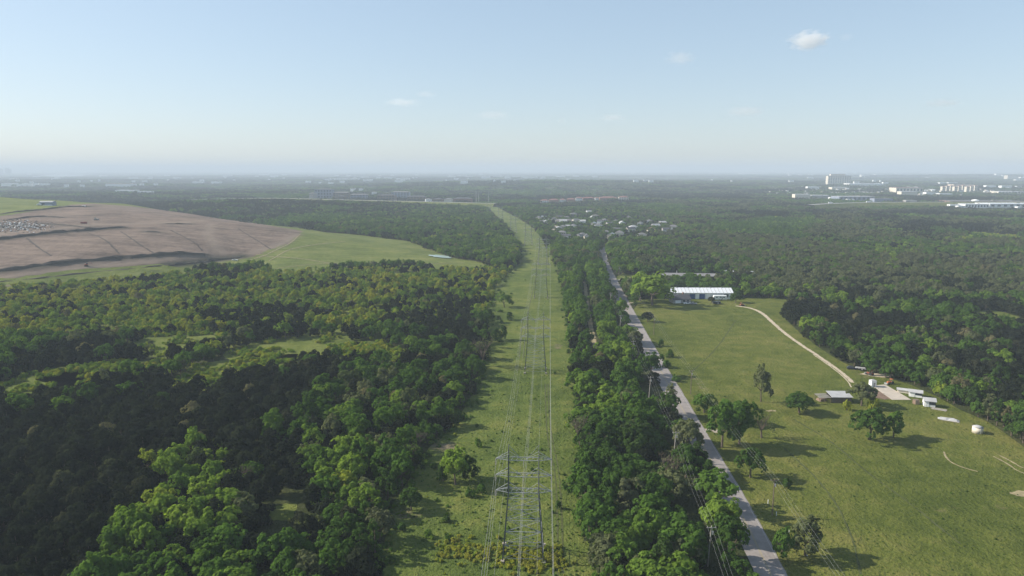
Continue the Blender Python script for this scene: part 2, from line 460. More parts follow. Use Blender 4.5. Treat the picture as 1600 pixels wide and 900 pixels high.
def blob(name, cx, cy, rx, ry, mat, z=.03, n=40, seed=1, kind='structure'):
    c = pick(cx, cy); rg = random.Random(seed); ph = [rg.uniform(0, 6.28) for _ in range(4)]
    P = [(c.x, c.y, float(terrain(c.x, c.y)) + z)]; out = []; inner = []
    for k in range(n):
        t = 2 * math.pi * k / n
        r = 1 + .16 * math.sin(2 * t + ph[0]) + .12 * math.sin(3 * t + ph[1]) + .08 * math.sin(5 * t + ph[2]) + .05 * math.sin(9 * t + ph[3])
        x, y = c.x + rx * r * math.cos(t), c.y + ry * r * math.sin(t)
        P.append((x, y, float(terrain(x, y)) + z)); out.append((x, y))
    for x, y in out:
        x, y = c.x + (x - c.x) * .6, c.y + (y - c.y) * .6; P.append((x, y, float(terrain(x, y)) + z))
    o = MB().add(P, [(0, 1 + n + k, 1 + n + (k + 1) % n) for k in range(n)] + [(1 + n + k, 1 + k, 1 + (k + 1) % n, 1 + n + (k + 1) % n) for k in range(n)]).build(name, mat); tag(o, kind=kind)
    at = o.data.attributes.new('edge', 'FLOAT', 'POINT'); at.data.foreach_set('value', [0.0] + [1.0] * n + [.15] * n)
    return out
rows_sheet('scrubland_grass', [(424, 250, 790), (440, 40, 788), (456, -150, 770), (470, -350, 765), (500, -420, 755), (525, -420, 640), (545, -420, 400)], .02, M['meadow'], 20, 14)
MEADOWS = []
for k, (x, y, rx, ry) in enumerate([(100, 594, 25, 19), (150, 584, 18, 18), (352, 580, 18, 20), (478, 545, 30, 22), (432, 566, 11, 15), (597, 557, 16, 14), (565, 546, 12, 15), (250, 573, 10, 13), (285, 537, 22, 22), (215, 510, 14, 16), (675, 374, 12, 55), (672, 352, 10, 70), (1585, 373, 55, 95), (440, 800, 4, 6), (640, 430, 14, 14), (1570, 500, 16, 34), (1420, 415, 14, 50)]):
    MEADOWS.append(blob('meadow', x, y, rx * (1.15 if k < 10 else 1), ry * (1.45 if k < 10 else 1), M['meadow'], .04, seed=k))
YARDS = [blob('yard_grass', 1095, 470, 46, 14, M['pasture'], .045, seed=21), blob('yard_grass', 985, 438, 12, 40, M['meadow'], .045, seed=22), blob('yard_ground', 1030, 437, 16, 22, M['sand'], .05, seed=23)]
pond = blob('pond', 688, 401.5, 13, 13, M['pond'], .9, seed=33)
MEADOWS.append(pond)
MEADOWS.append(blob('meadow', 704, 413, 44, 44, M['meadow'], .05, seed=34))

# roads
ROADC = [flat(1242, 1040)] + [Vector((66.2 + (y - 159) * .0495, y, 0)) for y in (159, 280, 457)] + [Vector((93, 650, 0)), flat(942, 405), flat(941, 390), flat(955, 384), Vector((150, 990, 0))]
ribbon('road_shoulder', ROADC, lambda t: 10.2 + 2.0 * min(1, t * 2.2), .06, M['gravel'], 4, .5, 3)
ribbon('road', ROADC, lambda t: 7.8 + 1.8 * min(1, t * 2.2), .10, M['asphalt'], 4, .15, 4)
ribbon('road_line', ROADC, .16, .13, M['yellow'], 6, 0, 5, off=-.15)
ribbon('road_line', ROADC, .16, .13, M['yellow'], 6, 0, 5, off=.15)
ribbon('road_line', ROADC, .14, .13, M['worn'], 6, 0, 5, off=3.5)
ribbon('side_road', [flat(948, 387), flat(985, 383), flat(1010, 382)], 12, .12, M['asphalt'], 5)
for pts, w in (([(962, 463), (978, 462), (990, 466)], 4.5), ([(968, 474), (992, 473)], 4), ([(1098, 673), (1113, 671), (1122, 676)], 4.5), ([(955, 440), (985, 434), (1010, 431)], 5)):
    ribbon('driveway', [flat(*p) for p in pts], w, .08, M['gravel'], 3, .5, 8)
TRK = [flat(*p) for p in [(1150, 478), (1172, 481), (1190, 488), (1206, 503), (1225, 520), (1250, 538), (1275, 554), (1300, 571), (1320, 586), (1332, 598)]]
ribbon('dirt_track', TRK, lambda t: 4.2 - 1.4 * t, .07, M['sand'], 3, .5, 9, mid=.22)
ribbon('wheel_rut', TRK[-4:] + [flat(1336, 606)], .9, .09, M['sand'], 3, .2, 10, off=1.6)
for pts in ([(1475, 706), (1478, 716), (1490, 725), (1508, 732), (1528, 737)], [(1552, 713), (1575, 725), (1592, 738), (1640, 752)], [(1562, 712), (1582, 722), (1598, 732), (1640, 744)]):
    ribbon('worn_path', [flat(*p) for p in pts], .9, .07, M['trodden'], 3, .25, 11, mid=.1)
blob('worn_patch', 1600, 772, 4, 3, M['trodden'], .08, seed=71); blob('worn_patch', 1205, 642, 2.5, 1.2, M['trodden'], .08, seed=72)
for pts in ([(872, 905), (871, 800), (868, 740), (858, 700), (853, 660), (852, 600)], [(880, 905), (878, 800), (873, 730), (863, 690), (858, 650), (856, 600)],
            [(818, 560), (822, 500), (836, 440), (842, 410)], [(812, 560), (814, 520), (818, 500)]):
    ribbon('wheel_rut', [flat(*p) for p in pts], .75, .05, M['rut'], 3, .15, 12, mid=.25)
ribbon('woodland_path', [flat(*p) for p in [(914, 440), (917, 470), (921, 500), (927, 530), (934, 556)]], 4.2, .05, M['trodden'], 4, .6, 13)
for pts in ([(1240, 655), (1300, 690), (1350, 735), (1420, 785), (1500, 850)], [(1225, 700), (1290, 760), (1330, 830), (1345, 900)], [(1000, 640), (1110, 560), (1150, 500)]):
    ribbon('cattle_trail', [flat(*p) for p in pts], .8, .06, M['rut'], 3, .35, 14, mid=.3)
# concrete pad by the sheds
pad = [(1362, 603), (1383, 601), (1424, 625), (1394, 625)]
o = MB().add([(*flat(*p).xy, .12) for p in pad] + [(*flat(*p).xy, -.1) for p in pad], [(3, 2, 1, 0), (0, 1, 5, 4), (1, 2, 6, 5), (2, 3, 7, 6), (3, 0, 4, 7)]).build('concrete_pad', M['concrete']); tag(o, kind='structure')
blob('bare_earth', 1376, 617, 8, 9, M['earth'], .06, seed=41)
blob('bare_earth', 1372, 586, 9, 4, M['sand'], .05, seed=42)

# far lake
lk = [(58, 275.2), (75, 273.3), (95, 272.4), (130, 272.2), (150, 273.2), (135, 275.6), (108, 277.2), (84, 278.0)]
P = [flat(*p) for p in lk]; LAKE = [(p.x, p.y) for p in P]
o = MB().add([(p.x, p.y, 2.0) for p in P], [tuple(range(len(P)))[::-1]]).build('lake', M['water']); tag(o, kind='structure')

# ------------------------------------------------------------------ landfill mound
def dist_line(pts, X, Y):
    d = np.full(X.shape, 1e9)
    for a, b in zip(pts[:-1], pts[1:]):
        vx, vy = b.x - a.x, b.y - a.y; L = vx * vx + vy * vy + 1e-9
        t = np.clip(((X - a.x) * vx + (Y - a.y) * vy) / L, 0, 1)
        d = np.minimum(d, np.hypot(X - a.x - t * vx, Y - a.y - t * vy))
    return d
def lines(*ls): return [[pick(*p) for p in l] for l in ls]
BERM = lines([(-60, 434), (0, 427), (60, 419), (115, 411), (170, 407), (227, 404), (320, 399)], [(-60, 383), (0, 376), (50, 370), (107, 364), (150, 360), (197, 357)])
DITCH = lines([(-60, 447), (0, 441), (60, 435), (120, 428), (180, 422), (240, 417), (300, 410), (347, 404), (380, 400)], [(0, 452), (60, 445), (120, 437)])
TRACKP = lines([(-60, 440), (0, 434), (60, 427), (120, 419), (180, 413), (240, 408), (320, 402), (380, 400), (430, 385), (465, 366)], [(0, 365), (60, 360), (130, 352), (200, 350), (320, 345)], [(-60, 452), (0, 448), (60, 441), (120, 433), (190, 424)], [(330, 350), (325, 365), (335, 385), (345, 395)])
DARK_LINES = lines([(60, 350), (100, 352), (140, 356)], [(0, 335), (50, 329), (100, 324), (145, 322)], [(255, 350), (300, 350)], [(225, 362), (250, 363)], [(100, 340), (60, 338), (10, 344)])  # darker lines on the mound, mixed into weedy and raised as soil berms
GXX, GYY = GX.copy(), GY.copy()
HZB = HZ.copy()
db = np.minimum(dist_line(BERM[0], GXX, GYY), dist_line(BERM[1], GXX, GYY))
HZB += 2.0 * np.exp(-(db / 6) ** 2) * (HZ > .5)
dd = np.minimum(dist_line(DITCH[0], GXX, GYY), dist_line(DITCH[1], GXX, GYY))
HZB -= 1.0 * np.exp(-(dd / 7) ** 2) * (HZ > 2)
px_, py_ = proj(GXX, GYY, HZ)
DIRT = [(-900, 300), (-300, 325), (0, 338), (45, 331), (110, 320), (144, 318), (200, 322), (330, 336), (400, 349), (474, 361), (452, 380), (402, 398), (375, 405), (300, 413), (150, 431), (0, 447), (-300, 480), (-900, 560)]
grass = 1.0 - in_poly(px_, py_, DIRT).astype(float)
for _ in range(2):
    p = np.pad(grass, 1, mode='edge'); grass = (p[:-2, 1:-1] + p[2:, 1:-1] + p[1:-1, :-2] + p[1:-1, 2:] + p[1:-1, 1:-1]) / 5
dt = np.min([dist_line(t, GXX, GYY) for t in TRACKP], 0)
ds = np.min([dist_line(t, GXX, GYY) for t in DARK_LINES], 0)
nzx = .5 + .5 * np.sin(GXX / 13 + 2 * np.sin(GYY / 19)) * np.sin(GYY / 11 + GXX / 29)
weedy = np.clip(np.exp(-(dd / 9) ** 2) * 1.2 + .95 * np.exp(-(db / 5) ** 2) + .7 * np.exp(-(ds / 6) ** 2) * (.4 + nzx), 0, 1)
pale = np.exp(-(dt / 6) ** 2) * (1 - weedy)
keep = HZ > .02
front = np.array([np.interp(x, [-1700, -700, -421, -345, -312, -270, -230, -150, -60, -40, -20], [480, 520, 555, 615, 680, 668, 640, 650, 690, 715, 735]) for x in hxs])
back = np.array([np.interp(x, KN[:, 0], KN[:, 8]) for x in hxs])
keep |= (GYY > front[:, None]) & (GYY < back[:, None])
vid = -np.ones(HZ.shape, int); vid[keep] = np.arange(keep.sum())
q = np.stack([vid[:-1, :-1], vid[1:, :-1], vid[1:, 1:], vid[:-1, 1:]], -1).reshape(-1, 4); q = q[(q >= 0).all(1)]
ZT = HZB + .06 + undul(GXX, GYY)
m = bpy.data.meshes.new('landfill_mound'); m.from_pydata(np.stack([GXX[keep], GYY[keep], ZT[keep]], -1).tolist(), [], q.tolist()); m.materials.append(M['landfill'])
for k, a in (('grass', grass), ('weedy', weedy), ('pale', pale)):
    at = m.attributes.new(k, 'FLOAT', 'POINT'); at.data.foreach_set('value', a[keep].astype(np.float32))
m.polygons.foreach_set('use_smooth', [True] * len(m.polygons)); m.update()
o = bpy.data.objects.new('landfill_mound', m); COL.objects.link(o); tag(o, kind='structure')
def no_tree_hill(x, y):
    fr = np.interp(x, hxs, front)
    return (x < -25) & (y > fr) & ((hill(x, y) > .3) | (y < np.interp(x, KN[:, 0], KN[:, 5])))

def berm(name, pts, w, h, mat, seed):
    rg = random.Random(seed); pts = densify(smooth_line(pts, 2), 4); P = []; n = len(pts)
    for i, p in enumerate(pts):
        d = pts[min(i + 1, n - 1)] - pts[max(i - 1, 0)]; d.z = 0; d.normalize(); s = Vector((d.y, -d.x, 0)); e = min(1, i / 4, (n - 1 - i) / 4)
        hh = h * rg.uniform(.45, 1.15) * e
        for k, zz in ((-1, -.8), (-.3 + rg.uniform(-.2, .2), hh), (.35 + rg.uniform(-.2, .2), hh * .8), (1, -.8)):
            q_ = p + s * (k * w / 2 * rg.uniform(.8, 1.2)); u_ = (q_.x - HX0) / HS; v_ = (q_.y - HY0) / HS
            zt = float(HZB[int(np.clip(round(u_), 0, len(hxs) - 1)), int(np.clip(round(v_), 0, len(hys) - 1))]) if 0 <= u_ < len(hxs) and 0 <= v_ < len(hys) else 0
            P.append((q_.x, q_.y, zt + zz + .3))
    o = MB().add(P, [(i * 4 + k, (i + 1) * 4 + k, (i + 1) * 4 + k + 1, i * 4 + k + 1) for i in range(n - 1) for k in range(3)]).build(name, mat); tag(o, kind='structure')
for k in range(9):
    if k in (1, 4, 6, 8): continue
    a_ = 30 + k * 45 + (k * 37) % 29; pts = [(a_, 366 - k * 1.2), (a_ + 22 + (k % 3) * 6, 382 - k), (a_ + 50, 400 - k * 1.5)]
    ribbon('wheel_rut', [pick(*p) for p in pts], 2.0, .5, M['earth2'], 5, .6, 50 + k, mid=.55)
for k, l in enumerate(BERM): berm('soil_berm', l, 6, 2.2, M['earth2'], k)
for k, l in enumerate(DARK_LINES): berm('soil_berm', l, 5, 1.4, M['earth2'], 20 + k)
berm('soil_berm', DITCH[0], 4.5, 1.2, M['earth2'], 40)
for pts in ([(432, 420), (500, 412), (580, 410), (660, 413), (725, 411)], [(400, 398), (470, 404), (560, 418), (640, 424), (720, 420)], [(470, 366), (452, 382), (420, 398), (385, 408)], [(420, 408), (470, 384), (540, 378)]):
    ribbon('mound_track', [pick(*p) for p in pts], 2.2, .35, M['trodden'], 5, .5, 15, mid=.5)
# heap of tipped rubbish
mb = MB(); rg = random.Random(5)
for k in range(800):
    px, py = rg.gauss(28, 28), rg.gauss(353, 4.5)
    if not (-60 < px < 85 and 343 < py < 364): continue
    p = pick(px, py); s_ = rg.uniform(.3, 1.5)
    mb.box((p.x, p.y, p.z + s_ * .25 + .1), (s_ * rg.uniform(.8, 2.2), s_ * rg.uniform(.6, 1.4), s_ * rg.uniform(.4, 1)), rg.uniform(0, 3), .7)
o = mb.build('rubbish', M['palewood']); o.data.materials.append(M['earth2']); o.data.materials.append(M['white'])
o.data.polygons.foreach_set('material_index', [(0, 1, 1, 0, 2, 1)[(k // 6 * 7) % 6] for k in range(len(o.data.polygons))]); tag(o, 'scattered heap of pale rubbish tipped on the brown landfill mound', kind='stuff')

# ------------------------------------------------------------------ buildings
def scale_at(p):
    return (p.y * CP - (p.z - CAMH) * SP) / F       # metres per photo pixel

def house(p, L, D, h, rh, wall, roof, label, group=None, rz=0.0, name='house', hipped=False, cat='house', doors=True, chimney=False):
    t = empty(name, p, rz, label, cat, group)
    if hipped:
        MB().box((0, 0, h / 2), (L, D, h)).build('wall', wall, t)
        rf = MB().hip(L, D, h + .01, rh).build('roof', roof, t)
    else:
        MB().gwall(L, D, h, rh).build('wall', wall, t)
        rf = MB().gable(L, D, h, rh).build('roof', roof, t)
    if chimney: MB().box((L * .2, D * .12, h + rh * .9), (.9, .9, rh * .9 + 1)).build('chimney', M['brick'], rf)
    if doors:
        MB().box((-L * .22, -D / 2 - .03, 1.2), (min(4.6, L * .3), .12, 2.3)).build('garage_door', M['white'], t)
        for x in (L * .12, L * .34): MB().box((x, -D / 2 - .03, 1.7), (1.5, .12, 1.3)).build('window', M['glass'], t)
    return t

def block(p, L, D, h, wall, roof, label, group=None, rz=0.0, name='warehouse', cat='building', floors=0, bays=0, roofh=0, parapet=True):
    t = empty(name, p, rz, label, cat, group)
    MB().box((0, 0, h / 2), (L, D, h)).build('wall', wall, t)
    if roofh: rf = MB().hip(L, D, h + .01, roofh).build('roof', roof, t)
    else:
        rf = MB().box((0, 0, h + .25), (L + .6, D + .6, .5)).build('roof', roof, t)
        if L > 25: MB().box((L * .2, 0, h + 1.1), (L * .07, D * .16, 1.2)).build('roof_unit', M['greige'], rf)
    wm = None
    for f in range(floors):
        for b_ in range(bays):
            x = (b_ + .5) / bays * L - L / 2; z = (f + .55) / floors * h
            w_ = L / bays * .5; hh = h / floors * .5
            if wm is None: wm = MB().box((0, 0, 0), (w_, .3, hh)).mesh('window', M['glass'])
            o = bpy.data.objects.new('window', wm); COL.objects.link(o); o.parent = t; o.location = (x, -D / 2 - .05, z)
    return t

NOTREE = []      # (x, y, radius) cleared round buildings and things
def clear(p, r): NOTREE.append((p.x, p.y, r))

# white metal barn with blue doors
p = flat(1095, 467); p.y += 7; s_ = scale_at(p); L = 97 * s_
barn = empty('metal_barn', p, R(-1.5), 'long white metal barn with pale roof and blue doors beyond the pasture', 'barn')
MB().gwall(L - 1, 15, 5.0, 2.6).build('wall', M['white'], barn)
rf = MB().gable(L, 15, 5.0, 2.6, .7).build('roof', M['roof_white'], barn)
seam = MB().beam((0, -8.1, 5.02), (0, -.1, 7.79), .12, n=4).mesh('roof_seam', M['greige'])
for k in range(17):
    o = bpy.data.objects.new('roof_seam', seam); COL.objects.link(o); o.parent = rf; o.location = (-L / 2 + (k + .5) * L / 17, 0, .04)
for k in range(5): MB().box((-L * .36 + k * L * .18, 0, 7.85), (.9, .9, .7)).build('ridge_vent', M['steel'], rf)
for x in (-.135, .02):
    MB().box((L * x, -7.56, 2.0), (4.4, .14, 4.0)).build('door', M['blue'], barn)
MB().box((L * .40, -7.56, 2.6), (3.4, .14, 2.6)).build('window', M['glass'], barn)
for k in range(13):
    x = -L / 2 + 1.2 + k * (L - 2.4) / 12
    if min(abs(x - L * a) for a in (-.135, .02, .40)) > 2.5: MB().box((x, -7.53, 2.5), (.22, .08, 4.9)).build('wall_rib', M['greige'], barn)
clear(p, 12); clear(p + Vector((16, 0, 0)), 12); clear(p - Vector((16, 0, 0)), 12); clear(p + Vector((0, -14, 0)), 12)
p = flat(1062, 472); house(p, 14, 9, 2.9, 3.0, M['greige'], M['roof_dark'], 'small dark gabled house in front of the white metal barn', rz=R(8), name='farmhouse', chimney=True); clear(p, 12)

def trailer(p, L, W_, H, label, rz=0.0, name='travel_trailer', mat=None, cat='trailer'):
    t = empty(name, p, rz, label, cat)
    mb = MB(); a = L / 2; b = W_ / 2
    sec = [(-a, .7), (a, .7), (a, H * .55), (a - .5, H), (-a + .35, H), (-a, H * .8)]
    n = len(sec); mb.add([(x, -b, z) for x, z in sec] + [(x, b, z) for x, z in sec], [tuple(range(n)), tuple(range(2 * n - 1, n - 1, -1))] + [(i + n, (i + 1) % n + n, (i + 1) % n, i) for i in range(n)])
    mb.build('body', mat or M['white'], t)
    for x in (-a * .55, 0, a * .5): MB().box((x, -b - .02, H * .68), (L * .12, .08, H * .2)).build('window', M['glass'], t)
    MB().box((a * .25, -b - .03, H * .5), (.8, .06, H * .55)).build('door', M['greige'], t)
    for x in (-a * .15, a * .12):
        for sy in (-1, 1): MB().beam((x, sy * (b - .25), .45), (x, sy * (b + .02), .45), .45, n=10).build('wheel', M['rubber'], t)
    MB().beam((-a, 0, .7), (-a - 1.2, 0, .6), .08).build('tow_bar', M['steel'], t)
    return t
p = flat(1125, 469); trailer(p, 10.5, 2.8, 3.7, 'long white travel trailer parked in front of the white metal barn', R(-2)); clear(p, 8)

def car(p, rz, mat, label, L=4.7, name='parked_car', cat='car', pickup=False, group=None):
    t = empty(name, p, rz, label, cat, group); a = L / 2; b = .92
    sec = [(-a, .35), (a, .35), (a, .8), (a - .2, .95), (a * .45, 1.0), (a * .2, 1.0), (-a, 1.05)]
    n = len(sec); mb = MB()
    mb.add([(x, -b, z) for x, z in sec] + [(x, b, z) for x, z in sec], [tuple(range(n)), tuple(range(2 * n - 1, n - 1, -1))] + [(i + n, (i + 1) % n + n, (i + 1) % n, i) for i in range(n)]); mb.build('body', mat, t)
    c0, c1 = (-a * .1, a * .42) if pickup else (-a * .85, a * .42)
    q = .82; mb = MB()
    mb.add([(c0, -q, 1.0), (c1, -q, 1.0), (c1, q, 1.0), (c0, q, 1.0), (c0 + .3, -.68, 1.6), (c1 - .75, -.68, 1.6), (c1 - .75, .68, 1.6), (c0 + .3, .68, 1.6)],
           [(4, 5, 6, 7), (0, 1, 5, 4), (1, 2, 6, 5), (2, 3, 7, 6), (3, 0, 4, 7)]); mb.build('cabin', M['glass'], t)
    MB().box(((c0 + c1) / 2 - .2, 0, 1.63), (c1 - c0 - 1.0, 1.36, .07)).build('roof', mat, t)
    for x in (-a * .62, a * .62):
        for sy in (-1, 1): MB().beam((x, sy * .7, .36), (x, sy * .95, .36), .36, n=10).build('wheel', M['rubber'], t)
    for sy in (-.65, .65): MB().box((a + .01, sy, .72), (.06, .35, .18)).build('headlight', M['white'], t)
    return t
p = flat(1074, 475); car(p, R(4), M['white'], 'white pickup truck parked beside the dark gabled house', 5.6, 'pickup_truck', 'truck', True)
p = flat(1084, 475.5); car(p, R(-3), M['roof_tin'], 'silver grey car parked behind the white pickup truck')
p = flat(1119, 475); p.y -= 1; trailer(p, 6.0, 2.4, 2.3, 'low dark cargo trailer on the grass below the white travel trailer', R(3), 'cargo_trailer', M['darkcar'])
p = flat(1159, 478); t = empty('tractor', p, R(20), 'small orange red tractor at the end of the sandy track', 'tractor')
def tractor_parts(t, mat):
    MB().box((.5, 0, 1.05), (2.2, .8, .7), 0, .85).build('hood', mat, t)
    MB().box((-.9, 0, 1.0), (1.1, 1.2, .5)).build('seat_deck', mat, t)
    MB().box((-.8, 0, 2.35), (1.3, 1.3, .12)).build('canopy', mat, t)
    for sy in (-.55, .55): MB().beam((-1.2, sy, 1.1), (-1.2, sy, 2.3), .05).build('canopy_post', M['steel'], t)
    for sy in (-1, 1):
        MB().beam((-.8, sy * .65, .75), (-.8, sy * 1.0, .75), .75, n=14).build('rear_wheel', M['rubber'], t)
        MB().beam((1.2, sy * .5, .42), (1.2, sy * .8, .42), .42, n=12).build('front_wheel', M['rubber'], t)
    MB().box((2.3, 0, .5), (.5, 1.7, .6)).build('loader_bucket', M['steel'], t)
tractor_parts(t, M['orange'])

# flat-roofed lodge behind the barn
p = flat(1077, 437); p.y += 6; L = 84 * scale_at(p)
lodge = empty('long_lodge', p, R(-6), 'long low brown building with grey metal roof among trees behind the barn', 'building')
MB().gwall(L - 1, 12, 3.4, 1.7).build('wall', M['brown'], lodge); rf = MB().gable(L, 12, 3.4, 1.7, .6).build('roof', M['roof_lodge'], lodge)
for k in range(9): MB().box((-L * .42 + k * L * .105, -6.04, 1.8), (1.7, .12, 1.5)).build('window', M['glass'], lodge)
MB().beam((-L * .2, 1, 4.8), (-L * .2, 1, 7.2), .35, n=8).build('chimney', M['steel'], rf)
for k in (-1, 0, 1):
    clear(p + Vector((k * 17, -4, 0)), 13); clear(p + Vector((k * 17 + 3, -20, 0)), 11)
p = flat(1046, 433); t = empty('water_tank', p, 0, 'white domed water tank beside the long brown building', 'tank')
MB().lathe([(2.6, 0), (2.6, 1.8)], n=18).build('shell', M['white'], t, True); MB().lathe([(2.65, 1.8), (2.2, 2.5), (1.2, 2.95), (.2, 3.1)], n=18).build('dome', M['white'], t, True); clear(p, 6)
for x, y, lab in ((1139, 431, 'white roofed cabin among dark trees beyond the long brown building'), (1169, 433, 'smaller white roofed cabin deep in the trees right of the barn')):
    p = flat(x, y); house(p, 10, 8, 3.4, 2.0, M['greige'], M['roof_white'], lab, rz=R(10), name='cabin', cat='cabin'); clear(p + Vector((0, -6, 0)), 9)

# old shed with lean-to
p = flat(1300, 626); s_ = scale_at(p); t = empty('old_shed', p, R(-2), 'old timber shed with pale tin roof and cluttered open bay in the pasture', 'shed')
for k in range(14): MB().box((-1.2 + k * .62, -2.9, 1.25), (.58, .12, 2.4 + .15 * (k % 3))).build('board', M['wood'], t)
MB().box((2.9, 2.9, 1.3), (8.6, .15, 2.6)).build('rear_wall', M['wood'], t); MB().box((7.1, 0, 1.3), (.15, 5.6, 2.6)).build('side_wall', M['wood'], t)
MB().add([(-1.6, -3.4, 2.55), (7.6, -3.4, 2.55), (7.6, 3.4, 3.3), (-1.6, 3.4, 3.3), (-1.6, -3.4, 2.67), (7.6, -3.4, 2.67), (7.6, 3.4, 3.42), (-1.6, 3.4, 3.42)], [(3, 2, 1, 0), (4, 5, 6, 7), (0, 1, 5, 4), (1, 2, 6, 5), (2, 3, 7, 6), (3, 0, 4, 7)]).build('roof', M['roof_tin'], t)
for x in (-6.6, -4.2, -1.8):
    for y in (-2.6, 2.4): MB().beam((x, y, 0), (x, y, 2.2), .12, n=6).build('post', M['wood'], t)
for k in range(6): MB().box((-4.2, -2.7 + k * 1.05, 2.25), (5.2, .5, .1), .05 * (k % 3)).build('rafter_board', M['palewood'], t)
MB().box((-4.6, 0, .5), (3.6, 3.0, 1.0), .3, .8).build('clutter', M['brown'], t)
clear(p, 9); clear(p + Vector((10, 0, 0)), 5)
p = flat(1363, 604); t = empty('pump_house', p, R(6), 'tiny upright white pump house at the head of the concrete pad', 'shed')
MB().box((0, 0, 1.5), (2.4, 2.2, 3)).build('wall', M['white'], t); MB().hip(2.4, 2.2, 3.01, .6, .2).build('roof', M['roof_tin'], t); MB().box((.2, -1.13, 1.1), (.9, .08, 2.0)).build('door', M['greige'], t)
p = flat(1430, 619); house(p, 5.0, 3.4, 2.2, .7, M['white'], M['roof_tin'], 'white shed with grey tin roof beside the concrete pad', rz=R(-28), name='storage_shed', cat='shed'); clear(p, 6)
p = flat(1411, 613); house(p, 4.6, 2.4, 1.4, .4, M['cream'], M['roof_tin'], 'low white shed directly behind the concrete pad under the trees', rz=R(-28), name='storage_shed', cat='shed', doors=False); clear(p, 5)
p = flat(1451, 634); house(p, 4.2, 3.6, 2.6, .9, M['white'], M['roof_tin'], 'taller white shed with pinkish roof right of the concrete pad', rz=R(-20), name='storage_shed', cat='shed'); clear(p, 6)
p = flat(1431, 631); t = empty('timber_crate', p, R(10), 'small brown timber crate between the two white sheds', 'crate')
MB().box((0, 0, .9), (2.0, 1.8, 1.8)).build('box', M['brown'], t); MB().box((0, 0, 1.86), (2.2, 2.0, .12)).build('lid', M['wood'], t)
for k in range(3): MB().box((-.7 + k * .7, -.94, .9), (.18, .08, 1.7)).build('batten', M['palewood'], t)
p = flat(1527, 676); t = empty('storage_tank', p, 0, 'round white water tank with low cone roof at the wood edge', 'tank')
MB().lathe([(1.85, 0), (1.85, 2.4)], n=24).build('shell', M['cream'], t, True); MB().lathe([(1.95, 2.4), (1.0, 2.8), (.25, 3.0)], n=24).build('roof', M['roof_tin'], t, True)
MB().beam((.0, -1.92, .2), (0, -1.92, 2.5), .07).build('ladder', M['steel'], t); clear(p, 6)
p = flat(1482, 656); t = empty('tarpaulin_pile', p, R(-30), 'crumpled white tarpaulin pile lying on the grass by the wood edge', 'tarpaulin')
mb = MB(); rg = random.Random(3); n, k = 9, 5
P = [((i / (n - 1) - .5) * 7.5, (j / (k - 1) - .5) * 2.6, .15 + (.2 + .6 * rg.random()) * (1 if 0 < i < n - 1 and 0 < j < k - 1 else 0)) for i in range(n) for j in range(k)]
mb.add(P, [(i * k + j, (i + 1) * k + j, (i + 1) * k + j + 1, i * k + j + 1) for i in range(n - 1) for j in range(k - 1)]).build('sheet', M['roof_tin'], t)
for i in range(4): MB().beam((-3 + i * .4, -1.8, .15), (3 + i * .2, -1.6 - .2 * i, .2), .12, n=6).build('pipe', M['palewood'], t)
p = flat(1467, 640); t = empty('timber_stack', p, R(-35), 'thin pale planks stacked on the grass beside the tarpaulin', 'planks')
for i in range(6): MB().box((rg.uniform(-.3, .3), i * .4 - 1, .12 + .1 * (i % 2)), (5.5, .3, .12)).build('plank', M['palewood'], t)
p = flat(1359, 586); t = empty('tractor', p, R(120), 'rusty red tractor parked near the wood above the pump house', 'tractor'); tractor_parts(t, M['red'])
p = flat(1390, 600); t = empty('digger', p, R(200), 'small bright orange digger at the top end of the concrete pad', 'digger'); tractor_parts(t, M['orange'])
p = flat(1331, 577); car(p, R(-15), M['darkcar'], 'dark car parked under the wood edge by the sandy track')
p = flat(1340, 578); p.x += 1.5; trailer(p, 5, 2.0, 1.3, 'low pale flatbed trailer next to the dark parked car', R(-25), 'flatbed_trailer', M['roof_tin'])

# landfill plant
p = pick(75, 321); t = empty('equipment_shed', p, R(4), 'grey sided shed with white end standing on top of the landfill', 'shed')
MB().gwall(21, 11, 5.5, 1.6).build('wall', M['bluewall'], t); MB().gable(21, 11, 5.5, 1.6, .3).build('roof', M['roof_tin'], t)
MB().box((-10.56, 0, 2.7), (.14, 10.6, 5.4)).build('end_wall', M['white'], t); MB().box((-4, -5.55, 2), (4.5, .1, 4)).build('door', M['roof_dark'], t)
MB().box((3, -6.5, .6), (14, 1.6, 1.2)).build('loading_dock', M['white'], t)
p = pick(61, 321); trailer(p, 6, 2.5, 2.8, 'short white site trailer left of the landfill shed', R(0), 'site_trailer')
p = pick(131, 349.5); t = empty('skip_container', p, R(0), 'rust red waste container on the landfill top', 'container')
MB().box((0, 0, 1.3), (6.5, 2.4, 2.2), 0, 1.06).build('body', M['red'], t); MB().box((0, 0, .12), (6.0, 2.0, .2)).build('skids', M['steel'], t)
for k in range(7): MB().box((-2.7 + k * .9, -1.26, 1.3), (.14, .12, 2.0)).build('rib', M['red'], t)
p = pick(150, 344); t = empty('bulldozer', p, R(15), 'pale yellow bulldozer with dark tracks working the landfill soil', 'bulldozer')
MB().box((0, 0, 1.6), (4.2, 2.2, 1.2), 0, .9).build('body', M['cream'], t); MB().box((-.6, 0, 2.8), (1.7, 1.8, 1.5), 0, .9).build('cab', M['glass'], t); MB().box((-.6, 0, 3.62), (1.9, 2.0, .12)).build('cab_roof', M['cream'], t)
for sy in (-1.25, 1.25): MB().box((0, sy, .6), (4.8, .6, 1.15), 0, .82).build('track', M['rubber'], t)
MB().box((2.9, 0, .9), (.3, 3.8, 1.4)).build('blade', M['steel'], t)
p = pick(367, 407); car(p, R(170), M['white'], 'white site truck stopped at the foot of the landfill', 6.5, 'site_truck', 'truck', True)
p = pick(135, 416); t = empty('excavator', p, R(30), 'small rusty excavator beside the landfill haul road', 'excavator')
